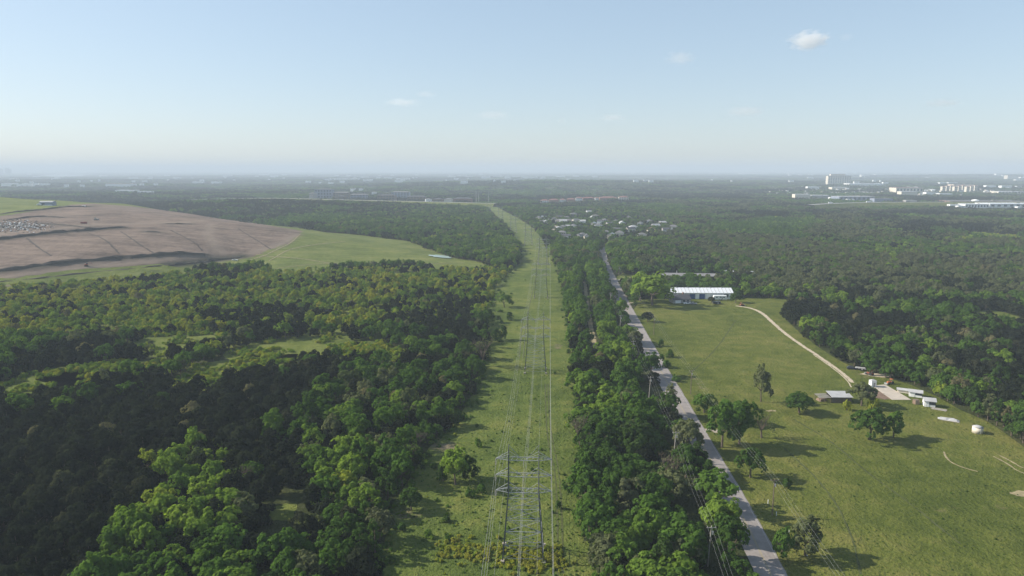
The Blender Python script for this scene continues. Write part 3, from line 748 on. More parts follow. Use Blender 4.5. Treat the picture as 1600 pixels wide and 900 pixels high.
MB().box((0, 0, 1.7), (2.6, 2.2, 1.2)).build('body', M['red'], t); MB().box((.6, -.5, 2.7), (1.2, 1.0, 1.1)).build('cab', M['glass'], t)
for sy in (-1, 1): MB().box((0, sy, .55), (3.6, .6, 1.0), 0, .85).build('track', M['rubber'], t)
MB().beam((1, .4, 2), (3.6, .4, 3.8), .22).build('boom', M['red'], t); MB().beam((3.6, .4, 3.8), (5.0, .4, 1.2), .17).build('stick', M['red'], t)
p = pick(131, 323); trailer(p, 5, 2.4, 2.0, 'tiny white trailer on the grass rim behind the landfill', R(0), 'site_trailer')

# suburb houses beyond the tree belt
SUB = []
rg = random.Random(11)
hand = [(842, 344), (849, 342), (846, 349), (853, 350), (858, 346), (866, 345), (873, 348), (880, 349), (888, 347), (875, 341), (885, 342), (873, 360), (878, 366), (884, 372), (880, 358), (889, 357), (896, 355), (905, 357), (900, 348), (910, 350),
        (910, 370), (917, 374), (904, 372), (925, 344), (930, 340), (938, 350), (945, 347), (927, 352), (935, 357), (952, 352), (962, 348), (972, 352), (989, 358), (985, 362), (1017, 361), (1024, 357), (968, 369), (964, 362), (946, 365), (955, 372), (1000, 352), (1040, 362), (1003, 372), (920, 334), (896, 338), (983, 344), (1014, 348), (1035, 350), (1052, 358)]
for k, (x, y) in enumerate(hand):
    p = pick(x, y); wall = M['cream'] if k % 3 == 0 else (M['white'] if k % 3 == 1 else M['greige'])
    roof = (M['roof_grey'], M['roof_dark'], M['roof_grey'], M['roof_tin'])[k % 4]
    nm = {'roof_grey': 'grey', 'roof_dark': 'dark', 'roof_tin': 'pale'}[[a for a in M if M[a] is roof][0]]
    lab = f'{nm} roofed suburban house with {["cream", "white", "grey"][k % 3]} walls among trees beyond the tree belt'
    if (x, y) == (989, 358): wall, roof, lab = M['white'], M['roof_tin'], 'wide bright white gabled house standing out right of the suburb'
    if (x, y) == (1017, 361): wall, roof, lab = M['cream'], M['roof_red'], 'cream house with reddish roof right of the bright white gabled house'
    house(p, rg.uniform(11, 15), rg.uniform(8, 10.5), rg.uniform(3.2, 6), rg.uniform(2, 3.2), wall, roof, lab, None if 'out' in lab[-20:] else 'suburban houses beyond the tree belt', R(rg.choice((0, 90, 20, -15, 70))), hipped=k % 2 == 0)
    clear(p, 9); clear(p + Vector((0, -9, 0)), 7)
ribbon('suburb_street', [pick(*p) for p in [(866, 338), (872, 345), (868, 353), (863, 361), (872, 366), (884, 374), (900, 381)]], 7, .1, M['concrete'], 6)
for a, b in [((866, 338), (872, 345)), ((872, 345), (868, 353)), ((868, 353), (863, 361)), ((863, 361), (872, 366)), ((872, 366), (884, 374)), ((884, 374), (900, 381))]:
    for k in range(3):
        p = pick(a[0] + (b[0] - a[0]) * k / 3, a[1] + (b[1] - a[1]) * k / 3); clear(p, 8); clear(p + Vector((0, -9, 0)), 5)

def far_block(x0, x1, y, hpx, wall, roof, label, group=None, D=None, rz=0.0, floors=0, bays=0, roofh=0, name='warehouse', cat='building'):
    p = pick((x0 + x1) / 2, y); s_ = scale_at(p); L = max(6, (x1 - x0) * s_); D = D or max(12, min(L * .5, 60)); p.y += D / 2; p.z = float(terrain(p.x, p.y)) - .2
    h = max(5, hpx * s_ + (4 if y < 312 else 1.5))
    block(p, L, D, h, wall, roof, label, group, rz, name, cat, floors, bays, roofh)
    n = max(1, int(L / 30))
    for k in range(n + 1):
        for j in range(0, 6): clear(p + Vector((-L / 2 + k * L / n, -D / 2 - j * 26, 0)), 30 if p.y > 3000 else 19)

# red-roofed complex on the ridge
for k, (x0, x1, y, hh, wl_, lab) in enumerate([(845, 857, 317, 3, 'white', 'low white end building of the red roofed row'), (858, 873, 316, 3, 'brick', 'first long red roofed building from the white end'), (875, 884, 316, 3.2, 'white', 'small white gable between the red roofed buildings'),
        (886, 899, 315, 3, 'brick', 'second long red roofed building in the distant row'), (900, 910, 314, 4, 'white', 'white walled red roofed building in the middle of the row'), (911, 929, 313.5, 3.4, 'brick', 'widest dark red roofed building on the distant ridge'), (930, 935, 314, 4, 'white', 'bright white tower block in the red roofed row'),
        (937, 965, 313, 3.4, 'brick', 'long red roofed building left of the pale end block'), (967, 982, 313, 4.2, 'cream', 'pale cream end block of the red roofed row')]):
    far_block(x0, x1, y, hh, M[wl_], M['roof_red'], lab, None, roofh=3.5, floors=2 if wl_ != 'brick' else 0, bays=4, name='apartment_block')
# apartments left behind the highway
for k, (x0, x1, y, hh, wl_, lab) in enumerate([(484, 492, 311, 7, 'greige', 'narrow grey stair block at the end of the apartment row'), (492, 520, 310, 12, 'bluewall', 'tallest blue grey apartment block beyond the highway'), (521, 545, 311, 8, 'brown', 'brown apartment block beside the tallest blue grey one'),
        (527, 538, 314.5, 7, 'brown', 'small brown block with white windows near the highway'), (547, 574, 313, 8, 'bluewall', 'long blue grey apartment block behind the highway trees'), (590, 618, 315, 9, 'brown', 'wide brown apartment block with pale gable beyond the highway'), (612, 640, 309, 7, 'bluewall', 'grey apartment block set back up the slope'), (636, 665, 315, 7, 'brown', 'brown apartment block with dark roof near the trees'),
        (664, 674, 316, 4, 'white', 'small white walled house beside the highway'), (676, 692, 317, 5, 'brown', 'dark brown house row beside the highway'), (694, 708, 317, 5, 'cream', 'pale cream house by the highway'), (708, 738, 317, 6, 'brick', 'long reddish house row near the tall poles'), (580, 588, 305, 3, 'white', 'little white house on the slope above the apartments'), (548, 554, 300, 4, 'white', 'pale house on the hill behind the apartments'), (561, 566, 300, 4, 'white', 'second pale house on the hill behind the apartments')]):
    far_block(x0, x1, y, hh, M[wl_], M['roof_dark' if k % 2 else 'roof_grey'], lab, None, D=22, floors=3 if hh > 6 else 0, bays=6 if hh > 6 else 0, roofh=3.0, name='apartment_block', rz=R((k * 37) % 30 - 15))
# right-hand district
RD = [(1320, 1328, 290, 2.5, 'white', 'roof_white'), (1327, 1381, 291, 3, 'white', 'roof_white'), (1300, 1325, 296, 2, 'cream', 'roof_white'), (1262, 1280, 296, 3, 'white', 'roof_white'),
      (1242, 1266, 311, 5.5, 'cream', 'roof_white'), (1268, 1296, 309.5, 2.5, 'greige', 'roof_white'), (1297, 1311, 312, 3, 'white', 'roof_white'), (1311, 1367, 314, 6, 'bluewall', 'roof_tin'), (1366, 1395, 317, 6, 'bluewall', 'roof_grey'), (1324, 1335, 315, 3, 'white', 'roof_white'),
      (1408, 1433, 307, 6, 'cream', 'roof_white'), (1400, 1442, 301, 6, 'cream', 'roof_red'), (1447, 1466, 306, 4, 'white', 'roof_grey'), (1468, 1488, 307, 3, 'white', 'roof_white'), (1490, 1522, 293, 3.5, 'cream', 'roof_red'), (1541, 1556, 294, 3, 'white', 'roof_white'), (1565, 1581, 294.5, 3, 'white', 'roof_white'), (1588, 1596, 294, 2, 'white', 'roof_white'),
      (1484, 1500, 324.5, 4, 'white', 'roof_white'), (1497, 1508, 326, 3.4, 'white', 'roof_white'), (1508, 1545, 325, 5, 'white', 'roof_white'), (1546, 1625, 324.5, 5, 'white', 'roof_white'), (1590, 1596, 328, 4, 'white', 'roof_white'), (1415, 1432, 318, 4, 'greige', 'roof_tin'), (1574, 1591, 281, 6, 'cream', 'roof_red'), (1595, 1606, 280, 2.5, 'white', 'roof_white'), (1566, 1571, 276, 2, 'white', 'roof_white'),
      (1468, 1479, 288, 2, 'white', 'roof_white'), (1482, 1496, 288, 2, 'white', 'roof_white'), (1560, 1600, 303, 2, 'cream', 'roof_white'), (1484, 1600, 319, 4, 'brick', 'roof_grey')]
labs = ['small white block at the left end of the long white hall', 'long thin white hall right of the hospital tower', 'low cream hall below the hospital tower', 'white hall left of the hospital tower', 'cream walled block at the wood edge left of the blue warehouse', 'low grey shed with pale roof left of the blue warehouse', 'small white shed touching the blue warehouse front', 'long blue grey warehouse with pale roof', 'second blue grey warehouse right of the longest one', 'bright white annex before the blue grey warehouse',
        'bright cream store building in the middle of the white district', 'pinkish roofed block behind the cream store', 'white block with grey roof right of the cream store', 'low long white shed right of the cream store', 'long pink roofed hall above the peach apartments', 'white shed beside the thin chimney', 'white shed at the district right end', 'tiny white shed at the district edge',
        'white roofed shop nearest the highway trees', 'small white shop in front of the white roofed row', 'long white roofed shop row below the water tower', 'longest white roofed shop row running out of frame', 'tiny white house in the wood before the shop row', 'grey roofed hall beside the highway bridge', 'cream office block with red roof on the far ridge', 'low white shed right of the cream office block', 'tiny white house left of the cream office block',
        'first white roof on the dark ridge', 'second white roof on the dark ridge', 'pale long roof line right of the district', 'red brick row behind the white shop roofs']
for k, ((x0, x1, y, hh, a, b), lab) in enumerate(zip(RD, labs)):
    far_block(x0, x1, y, hh, M[a], M[b], lab, None, name='warehouse', bays=8 if x1 - x0 > 30 and y > 300 else 0, floors=1 if x1 - x0 > 30 and y > 300 else 0)
for k in range(9):     # peach apartment row
    x = 1472 + k * 6.3; far_block(x, x + 5, 300 - (k % 3) * .8, 7, M['cream'], M['roof_red'], 'peach apartment block with red roof in the district row', 'peach apartment blocks in a row', D=16, floors=3, bays=2, roofh=2.5, name='apartment_block')
# hospital tower
p = pick(1313, 289); s_ = scale_at(p); p.y += 30
hs = empty('hospital_tower', p, R(-10), 'large pale pink hospital block of several storeys in the far district', 'hospital')
W1, H1 = 34 * s_, 14 * s_
MB().box((0, 0, H1 / 2), (W1, 50, H1)).build('wall', M['cream'], hs); MB().box((0, 0, H1 + .4), (W1 + 1, 51, .8)).build('roof', M['roof_grey'], hs)
MB().box((-W1 * .05, 6, H1 + 6), (W1 * .62, 30, 11)).build('penthouse', M['cream'], hs)
for i in range(6):
    for j in range(10): MB().box(((j - 4.5) / 10 * W1, -25.1, (i + .6) / 6.3 * H1), (W1 * .055, .3, H1 * .07)).build('window', M['glass'], hs)
for d in (60, 110, 160): clear(Vector((p.x - 50, p.y - d, 0)), 45); clear(Vector((p.x + 50, p.y - d, 0)), 45)
# small houses of the white district
rg = random.Random(23)
spots = [(1220, 300), (1243, 300), (1258, 301), (1262, 303), (1273, 303), (1281, 299), (1315, 300), (1349, 302), (1355, 302), (1372, 302), (1379, 301), (1386, 302), (1394, 300), (1341, 298), (1251, 333), (1262, 335), (1296, 322), (1289, 321), (1286, 324), (1230, 300), (1300, 303), (1308, 303), (1323, 303), (1333, 302), (1363, 299), (1402, 300), (1428, 331), (1398, 305), (1452, 298), (1458, 303), (1540, 298), (1550, 299)]
for k in range(110): spots.append((rg.uniform(1195, 1640), rg.uniform(293, 306)))
for x, y in spots:
    p = pick(x, y); s_ = scale_at(p); L = rg.uniform(3.5, 5.5) * s_
    wn_, rn_ = 'white' if rg.random() < .6 else 'cream', rg.choice(['roof_grey', 'roof_tin', 'roof_white'])
    house(p, L, L * .6, L * .38, L * .16, M[wn_], M[rn_], f'small {wn_} house with {dict(roof_grey="dark grey", roof_tin="tin", roof_white="white")[rn_]} roof {"below the hospital tower" if 1280 < x < 1345 else ("left of the hospital tower" if x <= 1280 else ("near the cream store" if x < 1460 else "near the peach apartments"))} {"behind" if y < 299 else "in front"} among trees', 'houses in the far white district', R(rg.uniform(-40, 40)), doors=False)
    for j in range(3): clear(p + Vector((0, -6 - j * 16, 0)), 15)
# specks near the horizon
specks = [(1232, 1243, 272), (1232, 1236, 275), (1248, 1253, 275), (1264, 1271, 275), (1262, 1271, 280), (1346, 1358, 276), (1368, 1381, 275), (1400, 1421, 272.5), (1440, 1449, 271), (1490, 1500, 271.5), (1155, 1176, 272.5), (1178, 1200, 273.5), (800, 812, 278), (814, 840, 279), (845, 852, 279), (870, 878, 278), (896, 905, 277), (925, 934, 278), (962, 970, 271.5), (988, 996, 272), (990, 998, 286), (1005, 1012, 285), (1014, 1021, 286),
          (513, 560, 282), (522, 529, 276), (540, 548, 276), (563, 575, 279), (588, 594, 280), (600, 612, 280), (618, 640, 282), (644, 652, 280), (700, 712, 278), (752, 766, 279), (770, 786, 278), (788, 798, 279), (300, 316, 288), (330, 344, 288), (352, 362, 276), (405, 418, 275), (440, 447, 275), (218, 224, 291), (240, 246, 291), (100, 106, 293), (125, 131, 293), (180, 210, 302), (215, 236, 304), (2, 22, 291), (26, 34, 291.5), (36, 50, 291), (52, 60, 291), (63, 75, 291)]
for k in range(90):
    yy = rg.uniform(273, 289); xx = rg.uniform(-40, 1640); ww = rg.uniform(2, 9) * (1.4 if rg.random() < .15 else 1)
    if not 840 < xx < 1200 or rg.random() < .3: specks.append((xx, xx + ww, yy))
for x0, x1, y in specks:
    far_block(x0, x1, y, 2.2 if y < 284 else 3.2, M['white'], M['roof_white'], f'{"long" if x1 - x0 > 11 else ("broad" if x1 - x0 > 6 else "tiny")} white building {"far beyond the landfill" if x0 < 300 else ("behind the apartment blocks" if x0 < 640 else ("past the end of the clearing" if x0 < 840 else ("beyond the red roofs" if x0 < 1190 else ("around the hospital tower" if x0 < 1400 else "right of the district"))))} {"at the horizon" if y < 276 else ("just below the horizon" if y < 282 else "in front of the far plain")}', 'white buildings near the horizon', name='distant_building')
far_block(165, 205, 292, 3.5, M['white'], M['roof_red'], 'white hall with red roof band beyond the landfill', name='warehouse')
# downtown skyline
for k, (x0, x1, top) in enumerate([(2, 5, 262.5), (6, 11, 265), (12, 15, 266), (20, 24, 264.5), (25, 28, 266.5)]):
    xx = (x0 + x1) / 2; D_ = 11500.0; s_ = D_ / F
    p = Vector(((xx - 800) * s_, D_, 0)); p.z = float(terrain(p.x, p.y)); h = (267.5 - top) * s_ + 98 - p.z
    t = block(p, (x1 - x0) * s_, (x1 - x0) * s_, h, M['bluewall'], M['roof_grey'], ['tallest thin tower of the hazy downtown skyline', 'broad tower next to the tallest skyline tower', 'lower tower in the middle of the hazy skyline', 'second tall tower at the right of the hazy skyline', 'short end tower of the hazy skyline'][k], None, name='skyscraper', cat='tower')
# water tower
p = pick(1523, 322); t = empty('water_tower', p, 0, 'white elevated water tank on a pedestal above the shop roofs', 'water tower'); s_ = scale_at(p); H = 10 * s_
MB().beam((1, 0, 0), (1, 0, H * .6), 1.8, 1.4, 12).build('pedestal', M['white'], t); MB().lathe([(1.5, H * .55), (4 * s_, H * .72), (5.5 * s_, H * .85), (5.0 * s_, H * .97), (2, H * 1.05)], n=20).build('tank', M['white'], t, True)
for d in (30, 55, 80, 110): clear(Vector((p.x, p.y - d, 0)), 22)
# radio mast
p = pick(672, 275); t = empty('radio_mast', p, 0, 'thin lattice radio mast rising above the horizon', 'mast'); s_ = scale_at(p)
hm = min(165, 14 * s_)
for k in range(3):
    a = k * 2.094; MB().beam((3 * math.cos(a), 3 * math.sin(a), 0), (1.2 * math.cos(a), 1.2 * math.sin(a), hm), .9, .7).build('leg', M['steel'], t)
MB().box((0, 0, hm * .7), (5, 5, 4)).build('antenna_platform', M['steel'], t)
# tall poles by the highway
for x, lab in ((744, 'left tall steel pole beside the highway junction'), (748, 'middle tall steel pole beside the highway junction'), (763.5, 'lone tall steel pole right of the pair by the highway')):
    p = pick(x, 319); t = empty('steel_pole', p, 0, lab, 'pole'); MB().beam((0, 0, 0), (0, 0, 38), .9, .5, 8).build('shaft', M['steel'], t)
    for z in (28, 32, 36): MB().box((0, 0, z), (9, .5, .5)).build('arm', M['steel'], t)

# highway on its embankment
def embank(name, pts, width, hgt):
    pts = densify(smooth_line([Vector(p) for p in pts], 2), 25); P = []; n = len(pts)
    for i, p in enumerate(pts):
        d = pts[min(i + 1, n - 1)] - pts[max(i - 1, 0)]; d.z = 0; d.normalize(); s = Vector((d.y, -d.x, 0)); z = float(terrain(p.x, p.y))
        for k, zz in ((-width / 2 - hgt * 1.6, -1), (-width / 2, hgt), (width / 2, hgt), (width / 2 + hgt * 1.6, -1)): q_ = p + s * k; P.append((q_.x, q_.y, z + zz))
    o = MB().add(P, [(i * 4 + k, (i + 1) * 4 + k, (i + 1) * 4 + k + 1, i * 4 + k + 1)[::-1] for i in range(n - 1) for k in range(3)]).build(name, M['highway']); tag(o, kind='structure')
    o.data.materials.append(M['pasture']); o.data.polygons.foreach_set('material_index', [0 if k % 3 == 1 else 1 for k in range(len(o.data.polygons))])
    for p in pts:
        for k in range(5): clear(p + Vector((0, -26 * k, 0)), 25)
    return pts
HWL = [flat(300, 318.5), flat(420, 315), flat(520, 317), flat(640, 320), flat(775, 323.5)]
HWL = embank('highway', HWL, 17, 9)
HWR = embank('highway', [flat(1265, 326), flat(1300, 323.5), flat(1360, 322), flat(1480, 322), flat(1660, 322)], 19, 10)
ribbon('haul_road', [pick(*p) for p in [(420, 312), (445, 305), (468, 300), (476, 294)]], 14, .4, M['sand'], 15)
for x, y in ((425, 310), (440, 306), (455, 303), (468, 299)): p = pick(x, y); clear(p, 20); clear(p + Vector((0, -30, 0)), 20)
for x, lab in ((1357, 'white lorry crossing the highway bridge'), (1296, 'white van at the start of the highway bridge')):
    i = min(range(len(HWR)), key=lambda k: abs(proj(HWR[k].x, HWR[k].y, 10)[0] - x)); p = HWR[i].copy(); p.z = float(terrain(p.x, p.y)) + 10
    t = empty('lorry', p, 0, lab, 'lorry'); MB().box((-1.5, 0, 2.2), (9, 2.6, 3.2)).build('cargo_box', M['white'], t); MB().box((4.4, 0, 1.6), (2.2, 2.4, 2.2), 0, .9).build('cab', M['white'], t)
    for xx in (-4.5, -3, 4.2):
        for sy in (-1, 1): MB().beam((xx, sy * 1.0, .5), (xx, sy * 1.3, .5), .5, n=10).build('wheel', M['rubber'], t)

# ------------------------------------------------------------------ transmission line
def make_tower():
    t = empty('transmission_tower', (0, 0, 0))
    HT, Z3, Z2, Z1 = 30.5, 18.0, 22.3, 26.7
    def half(z):   # half width in x and y of the body
        if z <= Z3: k = z / Z3; return 5.3 + (3.9 - 5.3) * k, 4.2 + (1.3 - 4.2) * k
        return 3.9, 1.3 - .4 * (z - Z3) / (HT - Z3)
    for sx in (-1, 1):
        for sy in (-1, 1):
            a, b = half(0), half(Z3); c = half(Z1)
            mb = MB(); mb.beam((sx * a[0], sy * a[1], 0), (sx * b[0], sy * b[1], Z3), .22, .18); mb.beam((sx * b[0], sy * b[1], Z3), (sx * c[0], sy * c[1], Z1), .18, .15)
            mb.beam((sx * c[0], sy * c[1], Z1), (sx * 3.9, 0, HT), .15, .11); mb.build('leg', M['darksteel'], t)
            MB().box((sx * a[0], sy * a[1], .3), (1.0, 1.0, .8)).build('footing', M['concrete'], t)
    lv = [1.2, 4.5, 8.0, 11.5, 14.8, Z3]
    def ring(z): a = half(z); return [(-a[0], -a[1], z), (a[0], -a[1], z), (a[0], a[1], z), (-a[0], a[1], z)]
    for z0, z1 in zip(lv[:-1], lv[1:]):
        r0, r1 = ring(z0), ring(z1); mb = MB()
        for k in range(4):
            j = (k + 1) % 4
            mb.beam(r0[k], r0[j], .07); mb.beam(r0[k], r1[j], .055); mb.beam(r0[j], r1[k], .055)
        mb.build('lattice', M['steel'], t)
    for z0, z1 in ((Z3, Z2), (Z2, Z1)):
        mb = MB()
        for sx in (-1, 1):
            for sy in (-1, 1):
                a, b = half(z0), half(z1)
                mb.beam((sx * a[0], sy * a[1], z0), (sx * b[0], -sy * b[1], z1), .05)
        mb.build('lattice', M['steel'], t)
    for z in (Z3, Z2, Z1):
        mb = MB(); b = half(z)[1]
        for sy in (-1, 1):
            mb.beam((-7.2, 0, z), (-3.9, sy * b, z), .08); mb.beam((7.2, 0, z), (3.9, sy * b, z), .10); mb.beam((-3.9, sy * b, z), (3.9, sy * b, z), .11)
            for sx in (-1, 1): mb.beam((sx * 7.2, 0, z), (sx * 3.9, sy * b * .95, z + 1.5), .08)
            mb.beam((-3.9, sy * b, z + 1.7), (-.6, 0, z), .055); mb.beam((3.9, sy * b, z + 1.7), (.6, 0, z), .055)
        for k in range(6): x = -3.3 + k * 1.32; mb.beam((x, -b, z), (x + .6, b, z), .04)
        for sx in (-1, 1):
            for k in range(3): x = sx * (4.5 + k * .9); mb.beam((x, -b * .5, z), (x, b * .5, z + .3), .035)
        mb.build('cross_arm', M['steel'], t)
        for x in (-7.2, 0, 7.2):
            mb = MB(); mb.lathe([(.05, -1.9), (.13, -1.7), (.07, -1.5), (.13, -1.3), (.07, -1.1), (.13, -.9), (.07, -.7), (.13, -.5), (.05, 0)], (x, 0, z), 8); mb.build('insulator', M['porcelain'], t)
    mb = MB()
    for sx in (-1, 1): mb.beam((sx * 3.9, 0, HT), (sx * .8, 0, Z1), .06)
    mb.build('peak_brace', M['steel'], t)
    return t, [(x, z - 1.9) for z in (Z3, Z2, Z1) for x in (-7.2, 0, 7.2)] + [(-3.9, HT), (3.9, HT)]
TWR = [(-4.5, 0), (3.0, 168), (11.8, 336), (23, 540), (33, 735), (22, 930), (2, 1120), (-22, 1330), (-52, 1560)]
tw0, HANG = make_tower()
tlab = [None, 'nearest steel lattice power tower standing in yellow flowering scrub', 'second steel lattice power tower along the grassy clearing', 'third steel lattice power tower along the grassy clearing', 'fourth lattice power tower where the clearing narrows', 'fifth lattice power tower near the bend of the clearing', 'sixth lattice power tower past the bend of the clearing', 'seventh lattice power tower near the end of the clearing', 'last tiny lattice power tower before the highway']
first = True
for (x, y), lab in zip(TWR, tlab):
    if lab is None: continue
    o = tw0 if first else copy_tree(tw0); first = False
    o.location = (x, y, float(terrain(x, y))); o.rotation_euler = (0, 0, R(-2.8) if y < 700 else R(7)); tag(o, lab, 'power tower', 'lattice towers along the clearing'); clear(o.location, 11)
lvl = ['lowest', 'middle', 'upper']; sid = ['left', 'centre', 'right']
for i, (hx, hz) in enumerate(HANG):
    pts = []
    for (x0, y0), (x1, y1) in zip(TWR[:-1], TWR[1:]):
        n = 16
        for k in range(n):
            u = k / n; sag = 4 * u * (1 - u) * (5.5 if i < 9 else 3.6)
            pts.append((x0 + (x1 - x0) * u + hx, y0 + (y1 - y0) * u, hz - sag))
    pts.append((TWR[-1][0] + hx, TWR[-1][1], hz))
    o = MB().path(pts, .024 if i < 9 else .014).build('power_cable', M['wire'])
    lab = f'{lvl[i // 3]} power cable on the {sid[i % 3]} side of the lattice towers' if i < 9 else f'thin ground wire along the {["left", "right"][i - 9]} peaks of the lattice towers'
    tag(o, lab, 'cable', 'power cables over the clearing')

# wooden pole lines beside the road
def make_pole(h, mat, lean=0.0):
    t = empty('utility_pole', (0, 0, 0))
    MB().beam((0, 0, -.2), (lean, 0, h), .19, .13, 8).build('pole', mat, t)
    ca = MB().box((lean, 0, h - .5), (2.4, .14, .16)).build('crossarm', mat, t)
    for x in (-1.05, .0, 1.05): MB().lathe([(.05, 0), (.09, .12), (.04, .26)], (lean + x, 0, h - .41), 8).build('insulator', M['porcelain'], ca)
    MB().lathe([(.22, 0), (.25, .1), (.25, .75), (.2, .85)], (lean + .34, 0, h - 2.4), 10).build('transformer', M['steel'], t)
    return t
RP = [(70.6, 76), (76.4, 189), (80.7, 300), (87.2, 414.6), (93, 528), (100, 640)]
LP = [(44.2, 98), (50, 162.4), (56, 226.6), (60, 291), (63.5, 355), (67, 420), (72, 500)]
rl = [None, 'dark wooden utility pole nearest the camera on the pasture side of the road', 'second wooden utility pole along the pasture edge', 'third wooden utility pole beside the small round roadside tree', 'fourth wooden utility pole near the big bright tree', 'farthest wooden utility pole up the road']
ll = [None, 'pale leaning utility pole nearest the camera among the roadside trees', 'second pale utility pole among the roadside trees', 'third pale utility pole half hidden by trees', 'fourth pale utility pole hidden in the tree belt', 'fifth pale utility pole in the tree belt', 'last pale utility pole of the tree belt']
for pl, labs_, mat, h, lean in ((RP, rl, M['wood'], 11.4, 0), (LP, ll, M['palewood'], 11.2, .5)):
    base = make_pole(h, mat, lean); used = False
    for (x, y), lab in zip(pl, labs_):
        if lab is None: continue
        o = copy_tree(base) if used else base; used = True
        o.location = (x, y, 0); tag(o, lab, 'utility pole', 'wooden poles beside the road'); clear(o.location, 2.2)
    for k, dx in enumerate((-1.05, 0, 1.05)):
        pts = []
        for (x0, y0), (x1, y1) in zip(pl[:-1], pl[1:]):
            for j in range(12):
                u = j / 12; pts.append((x0 + (x1 - x0) * u + dx + lean, y0 + (y1 - y0) * u, h - .15 - 4 * u * (1 - u) * 1.6))
        pts.append((pl[-1][0] + dx + lean, pl[-1][1], h - .15))
        o = MB().path(pts, .013).build('overhead_wire', M['wire'])
        tag(o, f'{["left", "middle", "right"][k]} overhead wire of the {"pasture side" if lean == 0 else "tree belt"} pole line', 'wire', 'overhead wires beside the road')
for x, y, lab in ((1200, 787, 'white marker post left of the nearest dark pole'), (1213, 806, 'white marker post right of the nearest dark pole'), (1233, 832, 'white marker post beside the low roadside bush'), (1261, 869, 'white marker post closest to the camera'), (1151, 718, 'white marker post in front of the roadside trees')):
    p = flat(x, y); t = empty('marker_post', p, 0, lab, 'post', 'white marker posts along the road'); MB().beam((0, 0, 0), (0, 0, 1.1), .11, n=6).build('post', M['white'], t); MB().lathe([(.13, 1.1), (.13, 1.22), (.03, 1.3)], n=8).build('cap', M['white'], t)

# ------------------------------------------------------------------ trees
def unit(v): return v / (np.linalg.norm(v, axis=-1, keepdims=True) + 1e-9)

def crown_mesh(seed, kind, nclump, per, leaf):
    r = np.random.default_rng(seed)
    if kind == 'leafy':
        R0, zc, zr = 3.5, 4.4, 3.2
        d = unit(r.normal(size=(nclump, 3))); d[:, 2] = np.where(d[:, 2] < -.6, -d[:, 2], d[:, 2])
        ph = r.uniform(0, 6.28, 3); az = np.arctan2(d[:, 1], d[:, 0])
        lob = 1 + .20 * np.sin(2 * az + ph[0]) + .14 * np.sin(3 * az + ph[1]) + .1 * np.sin(5 * d[:, 2] * 2 + ph[2])
        k = r.uniform(.55, 1.04, nclump)[:, None] * lob[:, None]
        cc = d * k * np.array([R0, R0, zr]) + np.array([0, 0, zc]); cr = r.uniform(.62, 1.2, nclump)
        ctr = np.array([0, 0, zc - .8])
    elif kind == 'round':
        R0, zc, zr = 3.6, 4.1, 3.0
        d = unit(r.normal(size=(nclump, 3))); d[:, 2] = np.where(d[:, 2] < -.5, -d[:, 2], d[:, 2])
        cc = d * r.uniform(.6, .9, nclump)[:, None] * np.array([R0, R0, zr]) + np.array([0, 0, zc]); cr = r.uniform(.7, 1.2, nclump); ctr = np.array([0, 0, zc - .5])
    elif kind == 'juniper':
        H, R0 = 5.6, 2.8
        z = r.uniform(.06, .98, nclump) ** .8; a = r.uniform(0, 6.28, nclump); ph = r.uniform(0, 6.28, 2)
        rad = R0 * np.sqrt(np.clip(1 - z ** 2.4, 0, 1)) * r.uniform(.45, 1.0, nclump) * (1 + .22 * np.sin(2 * a + ph[0]) + .12 * np.sin(3 * a + ph[1]))
        cc = np.stack([rad * np.cos(a), rad * np.sin(a), .5 + z * (H - .9)], -1); cr = r.uniform(.55, 1.05, nclump); ctr = np.array([0, 0, 2.4])
    elif kind == 'slim':
        H, R0 = 9.5, 1.9
        z = r.uniform(.1, 1, nclump); a = r.uniform(0, 6.28, nclump)
        rad = R0 * np.sin(np.clip(z, .05, .97) * 3.0) ** .7 * r.uniform(.3, 1.0, nclump)
        cc = np.stack([rad * np.cos(a), rad * np.sin(a), 1.2 + z * (H - 1.8)], -1); cr = r.uniform(.4, .8, nclump); ctr = np.array([0, 0, 5.0])
    elif kind == 'shrub':
        d = unit(r.normal(size=(nclump, 3))); d[:, 2] = np.abs(d[:, 2])
        cc = d * r.uniform(.3, .9, nclump)[:, None] * np.array([1.7, 1.7, 1.5]) + np.array([0, 0, .5]); cr = r.uniform(.45, .8, nclump); ctr = np.array([0, 0, .6])
    C_ = np.repeat(cc, per, 0); Rr = np.repeat(cr, per)[:, None]; n = len(C_)
    dd_ = unit(r.normal(size=(n, 3)) + .9 * unit(C_ - ctr) + np.array([0, 0, .25]))
    pos = C_ + dd_ * Rr * r.uniform(.65, 1.08, (n, 1)); pos[:, 2] = np.maximum(pos[:, 2], .15)
    nor = unit(dd_ * .9 + .25 * unit(pos - ctr) + r.normal(size=(n, 3)) * .40 + np.array([-.0, 0, .28]))
    t1 = unit(np.cross(nor, r.normal(size=(n, 3)))); t2 = np.cross(nor, t1)
    s1 = leaf * r.uniform(.6, 1.25, (n, 1)); s2 = s1 * r.uniform(.55, .95, (n, 1))
    V = np.stack([pos - t1 * s1, pos - t2 * s2 + nor * s1 * .12, pos + t1 * s1, pos + t2 * s2 + nor * s1 * .12], 1)
    return V   # n,4,3

